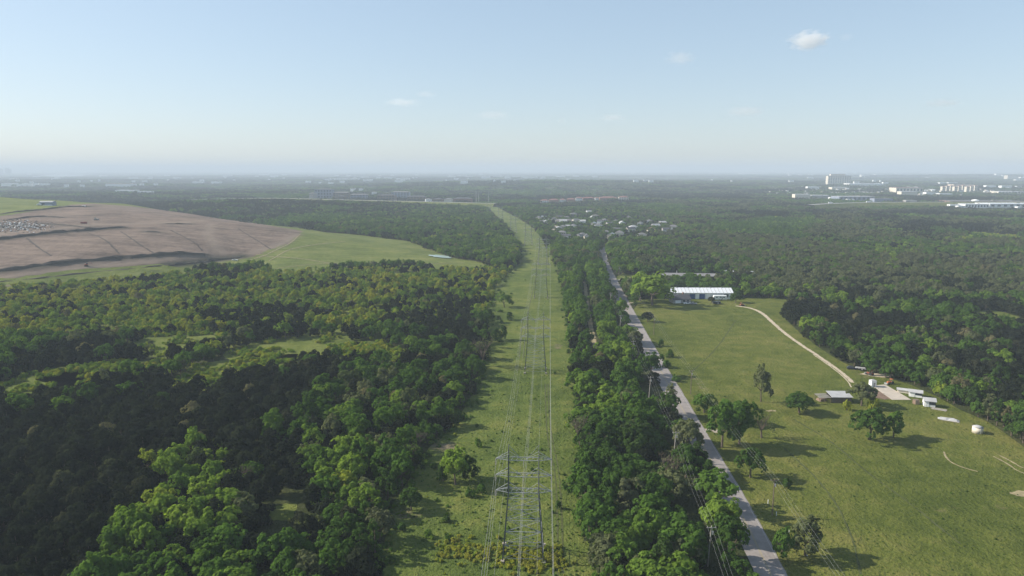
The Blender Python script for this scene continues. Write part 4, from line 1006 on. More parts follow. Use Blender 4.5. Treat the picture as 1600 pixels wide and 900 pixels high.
def mesh_from_quads(name, V, mat, shift=None):
    n = len(V); m = bpy.data.meshes.new(name)
    m.vertices.add(n * 4); m.vertices.foreach_set('co', V.reshape(-1).astype(np.float32))
    m.loops.add(n * 4); m.loops.foreach_set('vertex_index', np.arange(n * 4, dtype=np.int32))
    m.polygons.add(n); m.polygons.foreach_set('loop_start', np.arange(0, n * 4, 4, dtype=np.int32)); m.polygons.foreach_set('loop_total', np.full(n, 4, np.int32))
    m.materials.append(mat)
    if shift is not None:
        at = m.attributes.new('shift', 'FLOAT', 'POINT'); at.data.foreach_set('value', np.repeat(shift, 4).astype(np.float32))
    m.update(calc_edges=True); return m

def trunk_mesh(seed, kind):
    rg = random.Random(seed); mb = MB()
    if kind in ('leafy', 'round'):
        top = Vector((rg.uniform(-.3, .3), rg.uniform(-.3, .3), 2.6)); mb.beam((0, 0, -.3), top, .30, .2, 7)
        for k in range(5):
            a = k * 1.257 + rg.uniform(-.4, .4); l = rg.uniform(1.6, 2.4); q_ = top + Vector((math.cos(a) * l, math.sin(a) * l, rg.uniform(1.0, 2.2)))
            mb.beam(top, q_, .14, .07, 5); mb.beam(q_, q_ + Vector((math.cos(a + .5) * .9, math.sin(a + .5) * .9, .8)), .07, .03, 4)
    elif kind == 'juniper':
        mb.beam((0, 0, -.3), (rg.uniform(-.2, .2), rg.uniform(-.2, .2), 4.4), .2, .05, 6)
        for k in range(4): a = k * 1.57; mb.beam((0, 0, .8 + k * .5), (math.cos(a) * 1.4, math.sin(a) * 1.4, 1.7 + k * .5), .07, .03, 4)
    elif kind == 'slim':
        mb.beam((0, 0, -.3), (.3, .1, 7.8), .2, .05, 6)
        for k in range(6): a = k * 2.1; mb.beam((.1, 0, 1.8 + k), (math.cos(a) * 1.3, math.sin(a) * 1.3, 3.0 + k), .06, .025, 4)
    elif kind == 'bare':
        top = Vector((.2, 0, 2.0)); mb.beam((0, 0, -.3), top, .28, .2, 7)
        for k in range(8):
            a = k * .785 + rg.uniform(-.3, .3); q_ = top + Vector((math.cos(a) * rg.uniform(.8, 2), math.sin(a) * rg.uniform(.8, 2), rg.uniform(1.8, 3.6))); mb.beam(top, q_, .13, .07, 5)
            for j in range(5):
                w_ = q_ + Vector((rg.uniform(-1.4, 1.4), rg.uniform(-1.4, 1.4), rg.uniform(.4, 2.0))); mb.beam(q_, w_, .06, .025, 4)
                for i in range(3): mb.beam(w_, w_ + Vector((rg.uniform(-.8, .8), rg.uniform(-.8, .8), rg.uniform(.2, 1.0))), .03, .012, 3)
    else:
        for k in range(3): a = k * 2.1; mb.beam((0, 0, -.2), (math.cos(a) * .9, math.sin(a) * .9, 1.3), .06, .02, 4)
    return mb.mesh('trunk', M['bark'])

PROTO = {}
for kind, n, nc, per, leaf in (('leafy', 8, 46, 36, .38), ('round', 3, 56, 34, .36), ('juniper', 7, 40, 34, .31), ('slim', 3, 34, 26, .30), ('shrub', 4, 14, 30, .26)):
    PROTO[kind] = [(mesh_from_quads(f'{kind}_crown', crown_mesh(100 + 17 * k + len(kind), kind, nc, per, leaf), M['leaf']), trunk_mesh(k, kind)) for k in range(n)]
PROTO['bare'] = [(mesh_from_quads('bare_crown', crown_mesh(900 + k, 'leafy', 20, 12, .2), M['leaf']), trunk_mesh(50 + k, 'bare')) for k in range(2)]

def tree(name, kind, p, sc, tone, label, cat='tree', group=None, rz=None, var=None):
    cm, tm = PROTO[kind][random.randrange(len(PROTO[kind])) if var is None else var % len(PROTO[kind])]
    t = empty(name, p, random.uniform(0, 6.28) if rz is None else rz, label, cat, group); t.scale = sc if isinstance(sc, tuple) else (sc, sc, sc)
    c = bpy.data.objects.new('crown', cm); COL.objects.link(c); c.parent = t; c['tone'] = float(tone)
    k = bpy.data.objects.new('trunk', tm); COL.objects.link(k); k.parent = t
    return t, c, k

# trees that stand apart: (px, py of the foot, kind, crown width in px, crown height in px, tone, name, label)
LONE = [(1189, 628, 'leafy', 30, 52, .285, 'poplar_tree', 'tall thin pale green tree standing alone in the middle of the pasture'),
        (1249, 645, 'round', 47, 32, .46, 'oak_tree', 'low wide dark green tree on the grass left of the old shed'),
        (1358, 687, 'leafy', 52, 48, .47, 'oak_tree', 'big dark oak with a bare trunk in the pasture below the shed'),
        (1396, 684, 'leafy', 32, 38, .60, 'oak_tree', 'paler tree just behind the big dark oak in the pasture'),
        (1346, 634, 'leafy', 42, 34, .30, 'olive_tree', 'wide olive grey tree right of the old shed'),
        (1323, 641, 'shrub', 16, 20, .86, 'sapling', 'small yellow green sapling in front of the old shed'),
        (1363, 640, 'shrub', 22, 24, .84, 'sapling', 'yellow green bush below the concrete pad'),
        (1128, 699, 'leafy', 52, 66, .56, 'elm_tree', 'tall leafy tree right beside the road at the gravel drive'),
        (1155, 694, 'leafy', 48, 60, .50, 'elm_tree', 'tall dark leafy tree on the pasture side of its roadside neighbour'),
        (1190, 684, 'bare', 40, 36, .30, 'sparse_tree', 'thin grey half bare tree at the pasture edge by the road'),
        (1172, 746, 'leafy', 42, 44, .47, 'elm_tree', 'dark leafy tree by the road below the gravel drive'),
        (1258, 868, 'leafy', 56, 52, .33, 'olive_tree', 'low olive green tree on the pasture nearest the camera'),
        (1229, 762, 'shrub', 24, 16, .42, 'shrub', 'small round dark shrub in the pasture right of the nearest pole'),
        (1012, 503, 'round', 21, 16, .05, 'oak_tree', 'small round dark tree beside the third dark pole'),
        (1019, 477, 'leafy', 64, 46, .74, 'pecan_tree', 'big bright green tree between the road and the white barn'),
        (1000, 470, 'leafy', 34, 34, .56, 'pecan_tree', 'green tree at the road side of the big bright tree'),
        (1149, 473, 'round', 20, 17, .42, 'oak_tree', 'round dark tree at the right end of the white barn'),
        (1111, 474, 'round', 12, 11, .2, 'oak_tree', 'small dark round tree between house and travel trailer'),
        (1100, 645, 'leafy', 34, 30, .60, 'elm_tree', 'bright leafy tree on the road bend above the gravel drive'),
        (1146, 662, 'leafy', 50, 34, .55, 'elm_tree', 'broad leafy tree just above the roadside pair'),
        (1033, 541, 'shrub', 14, 13, .5, 'shrub', 'small roadside shrub below the third dark pole'),
        (1047, 558, 'shrub', 16, 15, .5, 'shrub', 'second small roadside shrub below the third dark pole'),
        (1041, 574, 'shrub', 20, 16, .5, 'shrub', 'low shrub where the side drive meets the road'),
        (1056, 596, 'shrub', 18, 14, .56, 'shrub', 'low bright shrub by the second dark pole'),
        (1222, 872, 'leafy', 36, 40, .58, 'elm_tree', 'leafy tree at the road edge nearest the camera'),
        (712, 758, 'leafy', 44, 52, .72, 'elm_tree', 'tall pale green tree standing out on the grassy clearing'),
        (731, 748, 'juniper', 30, 38, .40, 'cedar_tree', 'dark tree right behind the pale one on the clearing'),
        (692, 752, 'juniper', 18, 32, .44, 'cedar_tree', 'small upright dark tree left of the pale clearing tree'),
        (643, 797, 'round', 38, 34, .44, 'oak_tree', 'round dark green bush tree at the clearing edge'),
        (716, 664, 'juniper', 20, 26, .40, 'cedar_tree', 'small dark tree at the clearing edge above the brown bare patch'),
        (748, 698, 'shrub', 14, 26, .62, 'sapling', 'slender sapling alone on the grassy clearing'),
        (736, 776, 'shrub', 26, 18, .48, 'shrub', 'low dark bush near the power cables on the clearing'),
        (752, 770, 'shrub', 22, 16, .58, 'shrub', 'second low bush near the power cables on the clearing'),
        (698, 815, 'shrub', 18, 12, .42, 'shrub', 'tiny dark shrub on the bare grey ground of the clearing'),
        (668, 838, 'shrub', 20, 14, .62, 'shrub', 'small shrub on the clearing left of the nearest tower'),
        (700, 843, 'shrub', 16, 9, .52, 'shrub', 'flat little shrub left of the nearest tower'),
        (872, 795, 'shrub', 16, 14, .46, 'shrub', 'dark shrub beside the wheel ruts right of the nearest tower'),
        (756, 572, 'bare', 42, 40, .33, 'bare_tree', 'grey leafless tree at the left edge of the clearing'),
        (776, 533, 'juniper', 14, 22, .42, 'cedar_tree', 'left one of two dark upright trees on the clearing'),
        (786, 531, 'juniper', 13, 25, .42, 'cedar_tree', 'right one of two dark upright trees on the clearing'),
        (788, 480, 'leafy', 26, 20, .62, 'elm_tree', 'light green tree on the clearing beyond the upright pair'),
        (796, 500, 'juniper', 12, 14, .4, 'cedar_tree', 'small dark tree on the clearing beyond the upright pair'),
        (730, 575, 'bare', 20, 26, .33, 'bare_tree', 'smaller grey leafless tree inside the left wood edge'),
        (1180, 640, 'shrub', 14, 12, .5, 'shrub', 'little shrub at the foot of the tall thin pasture tree'),
        (985, 462, 'leafy', 26, 26, .3, 'olive_tree', 'dull grey green tree at the drive by the road')]
KW = {'leafy': 7.8, 'round': 8.0, 'juniper': 5.6, 'slim': 4.2, 'shrub': 4.4, 'bare': 6.6}
KH = {'leafy': 8.2, 'round': 7.9, 'juniper': 6.6, 'slim': 9.8, 'shrub': 2.8, 'bare': 7.4}
LONE_XY = []; LONE_OBJ = []
for k, (x, y, kind, wpx, hpx, tone, nm, lab) in enumerate(LONE):
    p = flat(x, y); s_ = scale_at(p)
    w = wpx * s_ / KW[kind]; dep = math.atan2(100, p.y); h = hpx * s_ / (math.cos(dep) * KH[kind] * .97)
    h = min(h, w * 1.75) if kind != 'shrub' else min(h, w * 2.2)
    LONE_OBJ.append((kind, tree(nm, kind, (p.x, p.y, 0), (w, w, h), tone, lab, 'tree' if 'shrub' not in nm else 'shrub', var=k)))
    LONE_XY.append((p.x, p.y, w * 3.2)); 
# the wood: candidate places
def vnoise(x, y, s, seed):
    r = np.random.default_rng(seed); T = r.random((64, 64))
    u, v = x / s, y / s; i, j = np.floor(u).astype(int), np.floor(v).astype(int); a, b = u - i, v - j
    a, b = a * a * (3 - 2 * a), b * b * (3 - 2 * b); g_ = lambda p, q_: T[p % 64, q_ % 64]
    return g_(i, j) * (1 - a) * (1 - b) + g_(i + 1, j) * a * (1 - b) + g_(i, j + 1) * (1 - a) * b + g_(i + 1, j + 1) * a * b

SPX = 5.1
ys = np.arange(92, 960, SPX); pts = []
for y in ys:
    hw = .86 * y + 70; pts.append(np.stack([np.arange(-hw, hw, SPX), np.full(len(np.arange(-hw, hw, SPX)), y)], -1))
pts += [np.stack(np.meshgrid(np.arange(-330, 330, 6.2), np.arange(962, 1780, 6.2)), -1).reshape(-1, 2)]
SUBPOLY = [(832, 333), (1060, 335), (1066, 374), (900, 388), (868, 372), (838, 350)]
C0 = np.concatenate(pts); C0 += rng.uniform(-.42, .42, C0.shape) * SPX

road_pts = densify(smooth_line(ROADC, 2), 8)
def masks(C, margin):
    x, y = C[:, 0], C[:, 1]; z = terrain(x, y); px, py = proj(x, y, z)
    ok = ~in_poly(px, py, COR_POLY) & ~in_poly(px, py, FLD_POLY) & ~no_tree_hill(x, y)
    rdx = np.interp(y, [p.y for p in road_pts], [p.x for p in road_pts]); ok &= dist_line(road_pts, x, y) > np.where((x < rdx) & (y < 430), 6.3, 6.4)
    lpx = np.interp(y, [q_[1] for q_ in LP], [q_[0] for q_ in LP]); ok &= ~((np.abs(x - lpx - .5) < 4.6) & (y < 520) & (rng.random(len(x)) < .8))
    for mpoly in MEADOWS + YARDS + [LAKE]: ok &= ~in_poly(x, y, mpoly)
    for cx, cy_, r in NOTREE:
        ok &= (x - cx) ** 2 + (y - cy_) ** 2 > (r + margin * 0) ** 2
    for cx, cy_, r in LONE_XY: ok &= (x - cx) ** 2 + (y - cy_) ** 2 > r * r
    ok &= ~((dist_line([flat(914, 440), flat(921, 500), flat(934, 556)], x, y) < 5))
    pad_ = [tuple(flat(*p).xy) for p in pad]; ok &= ~in_poly(x, y, pad_)
    return ok, px, py, z

def jun_prob(px, py, x, y):
    n = vnoise(x, y, 48, 3) * .8 + vnoise(x, y, 17, 4) * .2
    px = px + (vnoise(x, y, 34, 71) - .5) * 110 + (vnoise(x, y, 11, 73) - .5) * 50; py = py + (vnoise(x, y, 34, 72) - .5) * 60
    jp = np.full(px.shape, .35)
    def z_(poly, v): jp[in_poly(px, py, poly)] = v
    z_([(-500, 380), (820, 380), (820, 520), (-500, 560)], .13)
    z_([(-500, 545), (240, 545), (420, 545), (420, 620), (-500, 620)], .45)
    z_([(-600, 615), (230, 600), (420, 580), (520, 560), (545, 600), (470, 650), (430, 700), (265, 712), (225, 770), (190, 830), (165, 1100), (-800, 1100)], .97)
    z_([(250, 420), (410, 418), (400, 442), (250, 442)], .92)
    z_([(320, 480), (490, 490), (560, 540), (420, 570), (300, 540)], .75)
    z_([(60, 520), (240, 515), (250, 565), (60, 560)], .75)
    z_([(620, 470), (750, 480), (770, 545), (650, 545)], .72)
    z_([(265, 712), (430, 700), (545, 600), (745, 600), (600, 1100), (165, 1100), (190, 830)], .20)
    z_([(400, 700), (480, 690), (470, 860), (400, 920)], .65)
    z_([(900, 390), (1250, 390), (1300, 1100), (880, 1100)], .10)
    z_([(840, 380), (900, 380), (935, 600), (880, 640)], .40)
    z_([(1200, 470), (1700, 440), (1900, 700), (1560, 660), (1450, 600), (1330, 560)], .88)
    z_([(1215, 470), (1330, 455), (1700, 430), (1900, 640), (1560, 620), (1330, 545), (1230, 500)], .86)
    z_([(1000, 300), (1800, 300), (1800, 440), (1200, 470), (1000, 440)], .34)
    return np.clip(jp + (n - .5) * 1.3 * np.where((jp > .9) | (jp < .15), .35, 1), 0, 1)

ok, px, py, z = masks(C0, 0)
gully = in_poly(px, py, [(405, 760), (455, 740), (478, 800), (465, 905), (400, 960)]) | in_poly(px, py, [(520, 660), (500, 560), (545, 540), (530, 700)]) & (rng.random(len(px)) < .3)
insub = in_poly(px, py, SUBPOLY); ok &= ~(insub & (rng.random(len(px)) < .38))
ok &= ~(gully & (rng.random(len(px)) < .72)); ok &= rng.random(len(px)) > np.where(in_poly(px, py, [(-700, 440), (800, 420), (790, 500), (600, 520), (300, 525), (-700, 560)]), .34, .07)
x, y = C0[:, 0], C0[:, 1]
jp = jun_prob(px, py, x, y); isj = rng.random(len(px)) < jp
scrub = in_poly(px, py, [(-700, 440), (800, 420), (790, 500), (600, 520), (300, 525), (-700, 560)])
olive = in_poly(px, py, [(1000, 300), (1900, 300), (1900, 470), (1230, 470), (1000, 430)])
nb = vnoise(x, y, 38, 9); nt_ = vnoise(x, y, 12, 10)
tone = np.where(isj, np.clip(rng.normal(.06, .055, len(px)) + .10 * (vnoise(C0[:, 0], C0[:, 1], 26, 31) - .5), 0, .22), np.clip(.40 + .34 * (nb * .6 + nt_ * .4) + rng.normal(0, .07, len(px)), .38, .88))
tone = np.where(~isj & scrub, np.clip(tone + .22 + rng.normal(0, .05, len(px)), 0, .9), tone)
zo = vnoise(x, y, 90, 51) * .7 + vnoise(x, y, 30, 52) * .3
tone = np.where(~isj & olive & (rng.random(len(px)) < np.where(zo > .47, .80, .12)), np.clip(rng.normal(.27, .035, len(px)), .2, .34), tone)
tone = np.where(~isj & ~scrub & (rng.random(len(px)) < .11), np.clip(rng.normal(.29, .04, len(px)), .22, .36), tone)
lowbr = in_poly(px, py, [(150, 720), (400, 700), (400, 1100), (150, 1100)]); tone = np.where(~isj & lowbr, np.clip(tone + .06, 0, .9), tone)
tone = np.where(rng.random(len(px)) < .011, .98, tone)
scl = np.where(isj, rng.uniform(.72, 1.45, len(px)), rng.uniform(.66, 1.28, len(px))); scl = np.where(scrub & ~isj, scl * .64, np.where(scrub, scl * .85, scl))
belt = in_poly(px, py, [(870, 360), (960, 360), (1300, 1100), (900, 1100)]); scl = np.where(belt & ~isj, scl * 1.16, scl); scl = np.where(insub, scl * .72, scl)
sel = np.where(ok)[0]
D = np.hypot(x, y); vis = (px > 4) & (px < 1596) & (py < 912)
order = sel[np.argsort(D[sel])]
ind = {True: [], False: []}
for i in order:
    b = bool(isj[i])
    if vis[i] and len(ind[b]) < 295: ind[b].append(i)
chosen = set(ind[True]) | set(ind[False])
random.seed(3)
for b in (True, False):
    for i in ind[b]:
        s_ = float(scl[i]); sc = (s_, s_ * random.uniform(.85, 1.15), s_ * random.uniform(.8, 1.25)); tn = float(tone[i])
        where = 'between the grassy clearing and the road' if 900 < px[i] < 1290 else ('in the wood right of the pasture' if px[i] >= 1290 else 'in the big wood left of the clearing')
        if tn > .93: look = 'grey dry'
        elif b: look = 'dark green' if tn < .09 else 'dull olive green'
        else: look = 'dark leafy' if tn < .52 else ('bright green leafy' if tn < .68 else 'yellow green leafy')
        nm = 'juniper_tree' if b else 'broadleaf_tree'
        near_ = sel[(np.abs(x[sel] - x[i]) < 8) & (np.abs(y[sel] - y[i]) < 8)]; near_ = near_[near_ != i]
        size = 'large' if s_ > 1.2 else ('small' if s_ < .92 else 'middling')
        if 900 < px[i] < 1290: side = 'at the road edge' if x[i] > np.interp(y[i], [p_.y for p_ in road_pts], [p_.x for p_ in road_pts]) - 14 else ('along the clearing edge' if px[i] < 960 else 'amid the tree belt')
        elif px[i] >= 1290: side = 'at the pasture edge'
        else:
            lim = np.interp(py[i], [q_[0] for q_ in COR], [q_[1] for q_ in COR])
            side = 'beside the grassy clearing' if lim - px[i] < 75 else ('by the dark ravine' if 380 < px[i] < 500 else ('in the bottom left corner' if px[i] < 200 and py[i] > 760 else 'in the left wood'))
        if len(near_) < 4: hem = 'with open ground beside it'
        else:
            fr_ = float(np.mean(isj[near_])); grey = bool((tone[near_] > .93).any()); yel = bool(((tone[near_] > .68) & (tone[near_] < .93)).any())
            hem = 'touching a dry grey tree' if grey and tn < .93 else ('touching a yellow green tree' if yel and not (.68 <= tn < .93) else ('hemmed in by junipers' if fr_ > .8 else ('among mixed trees' if fr_ > .3 else 'among leafy trees')))
        lab = f'{size} {look} {"juniper" if b else "tree"} {side} {hem}'
        tree(nm, 'juniper' if b else random.choices(('leafy', 'round', 'slim', 'bare'), (.68, .18, .10, .04))[0], (float(x[i]), float(y[i]), float(z[i])), sc, tn, lab, 'tree', f'{"junipers" if b else "broadleaf trees"} {where}')

def scatter(name, idx_xyz, scale, rot, tone_, sources, label, high=None):
    """one stuff object: a point cloud of tree feet, each point grown by geometry nodes from real trees of the scene"""
    m = bpy.data.meshes.new(name); m.from_pydata(idx_xyz.tolist(), [], [])
    for k, a, t in (('scl', scale, 'FLOAT'), ('high', scale if high is None else high, 'FLOAT'), ('rot', rot, 'FLOAT'), ('tone', tone_, 'FLOAT'), ('pick', rng.integers(0, len(sources), len(idx_xyz)), 'INT')):
        at = m.attributes.new(k, t, 'POINT'); at.data.foreach_set('value', np.asarray(a, np.int32 if t == 'INT' else np.float32))
    m.materials.append(M['leaf'])
    o = bpy.data.objects.new(name, m); COL.objects.link(o); tag(o, label, kind='stuff')
    ng = bpy.data.node_groups.new(name, 'GeometryNodeTree'); ng.interface.new_socket('Geometry', in_out='INPUT', socket_type='NodeSocketGeometry'); ng.interface.new_socket('Geometry', in_out='OUTPUT', socket_type='NodeSocketGeometry')
    N, Lk = ng.nodes, ng.links; gi = N.new('NodeGroupInput'); go_ = N.new('NodeGroupOutput')
    ja = N.new('GeometryNodeJoinGeometry')
    for src in sources:
        jn = N.new('GeometryNodeJoinGeometry')
        for part in src:
            oi = N.new('GeometryNodeObjectInfo'); oi.transform_space = 'ORIGINAL'; oi.inputs['Object'].default_value = part; Lk.new(oi.outputs['Geometry'], jn.inputs[0])
        ti = N.new('GeometryNodeGeometryToInstance'); Lk.new(jn.outputs[0], ti.inputs[0]); Lk.new(ti.outputs[0], ja.inputs[0])
    def na(nm, ty):
        a = N.new('GeometryNodeInputNamedAttribute'); a.data_type = ty; a.inputs['Name'].default_value = nm; return a.outputs['Attribute']
    ip = N.new('GeometryNodeInstanceOnPoints'); Lk.new(gi.outputs[0], ip.inputs['Points']); Lk.new(ja.outputs[0], ip.inputs['Instance']); ip.inputs['Pick Instance'].default_value = True
    Lk.new(na('pick', 'INT'), ip.inputs['Instance Index'])
    cx = N.new('ShaderNodeCombineXYZ'); Lk.new(na('rot', 'FLOAT'), cx.inputs[2]); Lk.new(cx.outputs[0], ip.inputs['Rotation'])
    cs = N.new('ShaderNodeCombineXYZ'); Lk.new(na('scl', 'FLOAT'), cs.inputs[0]); Lk.new(na('scl', 'FLOAT'), cs.inputs[1]); Lk.new(na('high', 'FLOAT'), cs.inputs[2]); Lk.new(cs.outputs[0], ip.inputs['Scale']); Lk.new(ip.outputs[0], go_.inputs[0])
    md = o.modifiers.new('scatter', 'NODES'); md.node_group = ng
    return o

def first_of(kind_, n):     # crown and trunk of real trees already standing in the scene
    out, seen = [], set()
    for o in COL.objects:
        if o.name.split('.')[0] == 'crown' and o.data.name.startswith(kind_ + '_crown') and o.data.name not in seen:
            tr = [c for c in o.parent.children if c.name.startswith('trunk')][0]; seen.add(o.data.name); out.append((o, tr))
            if len(out) >= n: break
    return out
rest = np.array([i for i in sel if i not in chosen])
rj, rl_ = rest[isj[rest]], rest[~isj[rest]]
P3 = np.stack([x, y, z], -1)
scatter('juniper_wood', P3[rj], scl[rj], rng.uniform(0, 6.28, len(rj)), tone[rj], first_of('juniper', 7), 'dark evergreen wood of countless junipers on both sides of the clearing')
scatter('broadleaf_wood', P3[rl_], scl[rl_], rng.uniform(0, 6.28, len(rl_)), tone[rl_], first_of('leafy', 8) + first_of('round', 3) + first_of('slim', 2), 'green broadleaf wood of countless trees beyond the nearest ones')

# understory scrub along the edges of wood and clearing, flowering scrub below the tower, weeds in the pasture
def px_scatter(n, fn, seed):
    r = np.random.default_rng(seed); out = []
    while len(out) < n:
        q_ = fn(r)
        if q_ is not None: p = flat(*q_); out.append((p.x, p.y, 0.0))
    return np.array(out)
shr = first_of('shrub', 4)
def flw(r):
    k = r.random()
    a, b = (r.normal(838, 24), r.normal(874, 12)) if k < .62 else ((r.normal(718, 22), r.normal(858, 10)) if k < .82 else (r.normal(770, 40), r.normal(868, 10)))
    return (a, b) if 660 < a < 900 and 835 < b < 930 else None
A = px_scatter(430, flw, 5); scatter('flowering_scrub', A, rng.uniform(.22, .5, len(A)), rng.uniform(0, 6.28, len(A)), np.clip(rng.normal(.88, .05, len(A)), .55, .92), shr, 'low yellow flowering scrub round the feet of the nearest tower')
def wds(r):
    b = 480 + 425 * r.random() ** 1.2; a = r.uniform(1000, 1700)
    return (a, b) if bool(in_poly(np.array([a - 22]), np.array([b]), FLD_POLY)[0]) else None
A = px_scatter(2600, wds, 6); scatter('pasture_weeds', A, rng.uniform(.04, .13, len(A)) * (1 + (rng.random(len(A)) > .95) * .8), rng.uniform(0, 6.28, len(A)), np.clip(rng.normal(.5, .08, len(A)), .4, .7), shr, 'dark weed tufts dotted over the pasture')
def cwd(r):
    b = 400 + 510 * r.random() ** 1.1; a = r.uniform(590, 940)
    return (a, b) if bool(in_poly(np.array([a]), np.array([b]), COR_POLY)[0]) else None
A = px_scatter(1300, cwd, 7); scatter('clearing_weeds', A, rng.uniform(.06, .24, len(A)) * (1 + (rng.random(len(A)) > .95) * 1.2), rng.uniform(0, 6.28, len(A)), np.clip(rng.normal(.62, .12, len(A)), .4, .88), shr, 'weed tufts and low scrub dotted over the grassy clearing')
def mdw(r):
    out = []
    for poly in MEADOWS[:13] + [MEADOWS[14]]:
        P = np.array(poly); lo, hi = P.min(0), P.max(0); n = int((hi - lo).prod() / 11)
        q_ = r.uniform(lo, hi, (n, 2)); q_ = q_[in_poly(q_[:, 0], q_[:, 1], poly)]
        keep_ = vnoise(q_[:, 0], q_[:, 1], 11, 21) > .42; q_ = q_[keep_]; out.append(np.c_[q_, terrain(q_[:, 0], q_[:, 1])])
    return np.concatenate(out)
A = mdw(np.random.default_rng(12)); scatter('meadow_scrub', A, rng.uniform(.4, 1.15, len(A)), rng.uniform(0, 6.28, len(A)), np.clip(rng.normal(.78, .08, len(A)), .5, .9), shr, 'bright yellow green bushes filling the small openings of the wood')
SCRUBPOLY = [(-420, 452), (0, 460), (120, 455), (240, 438), (340, 425), (430, 432), (560, 440), (700, 430), (775, 430), (770, 480), (600, 515), (300, 525), (-500, 555)]
Q = rng.uniform((-420, 300), (0, 720), (21000, 2)); qx, qy = proj(Q[:, 0], Q[:, 1], np.zeros(len(Q)))
Q = Q[in_poly(qx, qy, SCRUBPOLY) & ~no_tree_hill(Q[:, 0], Q[:, 1]) & (vnoise(Q[:, 0], Q[:, 1], 24, 61) > .36)]
scatter('scrubland_bushes', np.c_[Q, np.zeros(len(Q))], rng.uniform(.5, 1.25, len(Q)), rng.uniform(0, 6.28, len(Q)), np.clip(rng.normal(.74, .09, len(Q)), .5, .9), shr, 'light green bushes of the open scrub below the landfill mound')
def edg(r):
    k = r.integers(0, len(COR) - 3); t = r.random(); y0, l0, r0 = COR[k]; y1, l1, r1 = COR[k + 1]
    if y1 < 395: return None
    b = y0 + (y1 - y0) * t
    return ((r0 + (r1 - r0) * t) + r.normal(0, 3), b) if r.random() < .6 else ((l0 + (l1 - l0) * t) + r.normal(0, 10), b)
A = px_scatter(520, edg, 8); scatter('edge_scrub', A, rng.uniform(.35, 1.0, len(A)), rng.uniform(0, 6.28, len(A)), np.clip(rng.normal(.55, .12, len(A)), .38, .85), shr, 'scrubby bushes lining both edges of the clearing')

# far woodland: patches of trees
def patch(seed, kind, n=26, size=33):
    r = np.random.default_rng(seed); Vs, sh = [], []
    for k in range(n):
        V = crown_mesh(seed * 91 + k, kind if r.random() < .7 else ('leafy' if kind == 'juniper' else 'juniper'), 11, 11, .82)
        s_ = r.uniform(.8, 1.3); V = V * s_ + np.array([r.uniform(-.5, .5) * size, r.uniform(-.5, .5) * size, 0]); Vs.append(V); sh.append(np.full(len(V), r.normal(0, .055)))
    return mesh_from_quads('woodland_patch', np.concatenate(Vs), M['leaf'], np.concatenate(sh))
pm = [patch(k + 1, 'leafy' if k % 2 else 'juniper') for k in range(6)]
def ring(y0, y1, sp, sc):
    pts = []
    for yy in np.arange(y0, y1, sp):
        hw = .84 * yy + 120; xs = np.arange(-hw, hw, sp); pts.append(np.stack([xs, np.full(len(xs), yy)], -1))
    C = np.concatenate(pts); C = C + rng.uniform(-.4, .4, C.shape) * sp
    return C, np.full(len(C), sc)
far = [ring(960, 2600, 29, 1.0), ring(2600, 6500, 66, 2.0), ring(6500, 15000, 170, 4.4), ring(15000, 30000, 420, 9)]
FC = np.concatenate([a for a, b in far]); FS = np.concatenate([b for a, b in far])
okf, px, py, z = masks(FC, 0)
okf &= rng.random(len(FC)) > np.where(FC[:, 1] > 2600, .22, .03)
okf &= ~((np.abs(FC[:, 0]) < 330) & (FC[:, 1] < 1780))
x, y = FC[:, 0], FC[:, 1]
jf = jun_prob(px, py, x, y); dark = rng.random(len(FC)) < np.where(px < 820, .8, jf + .1)
tone = np.where(dark, rng.normal(.11, .05, len(FC)), rng.normal(.50, .08, len(FC)))
zn = vnoise(x, y, 190, 41) * .65 + vnoise(x, y, 70, 42) * .35
tone = np.where(zn < .40, rng.normal(.06, .04, len(FC)), tone); tone = np.where(zn > .62, rng.normal(.56, .05, len(FC)), tone)
olive = (px > 880) & (zn > .44) & (zn < .60) & (rng.random(len(FC)) < .75); tone = np.where(olive, rng.normal(.26, .05, len(FC)), tone); tone = np.clip(tone, .0, .66)
order = np.where(okf)[0]
srcs = []
zs = np.where(FS > 1.5, np.where(FS > 4, 1.5, 1.15), 1.0)
for k in range(6):
    i = order[np.argmin(np.abs(y[order] - (1250 + 90 * k)) + np.abs(x[order] - (250 + 120 * k)))]
    o = bpy.data.objects.new('far_woodland_patch', pm[k]); COL.objects.link(o); o.location = (x[i], y[i], z[i] - .2); o['tone'] = float(tone[i]); tag(o, 'distant wood seen as one mass beyond the suburb', kind='stuff'); srcs.append((o,))
far_o = scatter('far_woodland', np.stack([x, y, z - .3], -1)[order], FS[order] * 1.0, rng.uniform(0, 6.28, len(order)), tone[order], srcs, 'endless distant woodland reaching to the hazy horizon', high=zs[order])

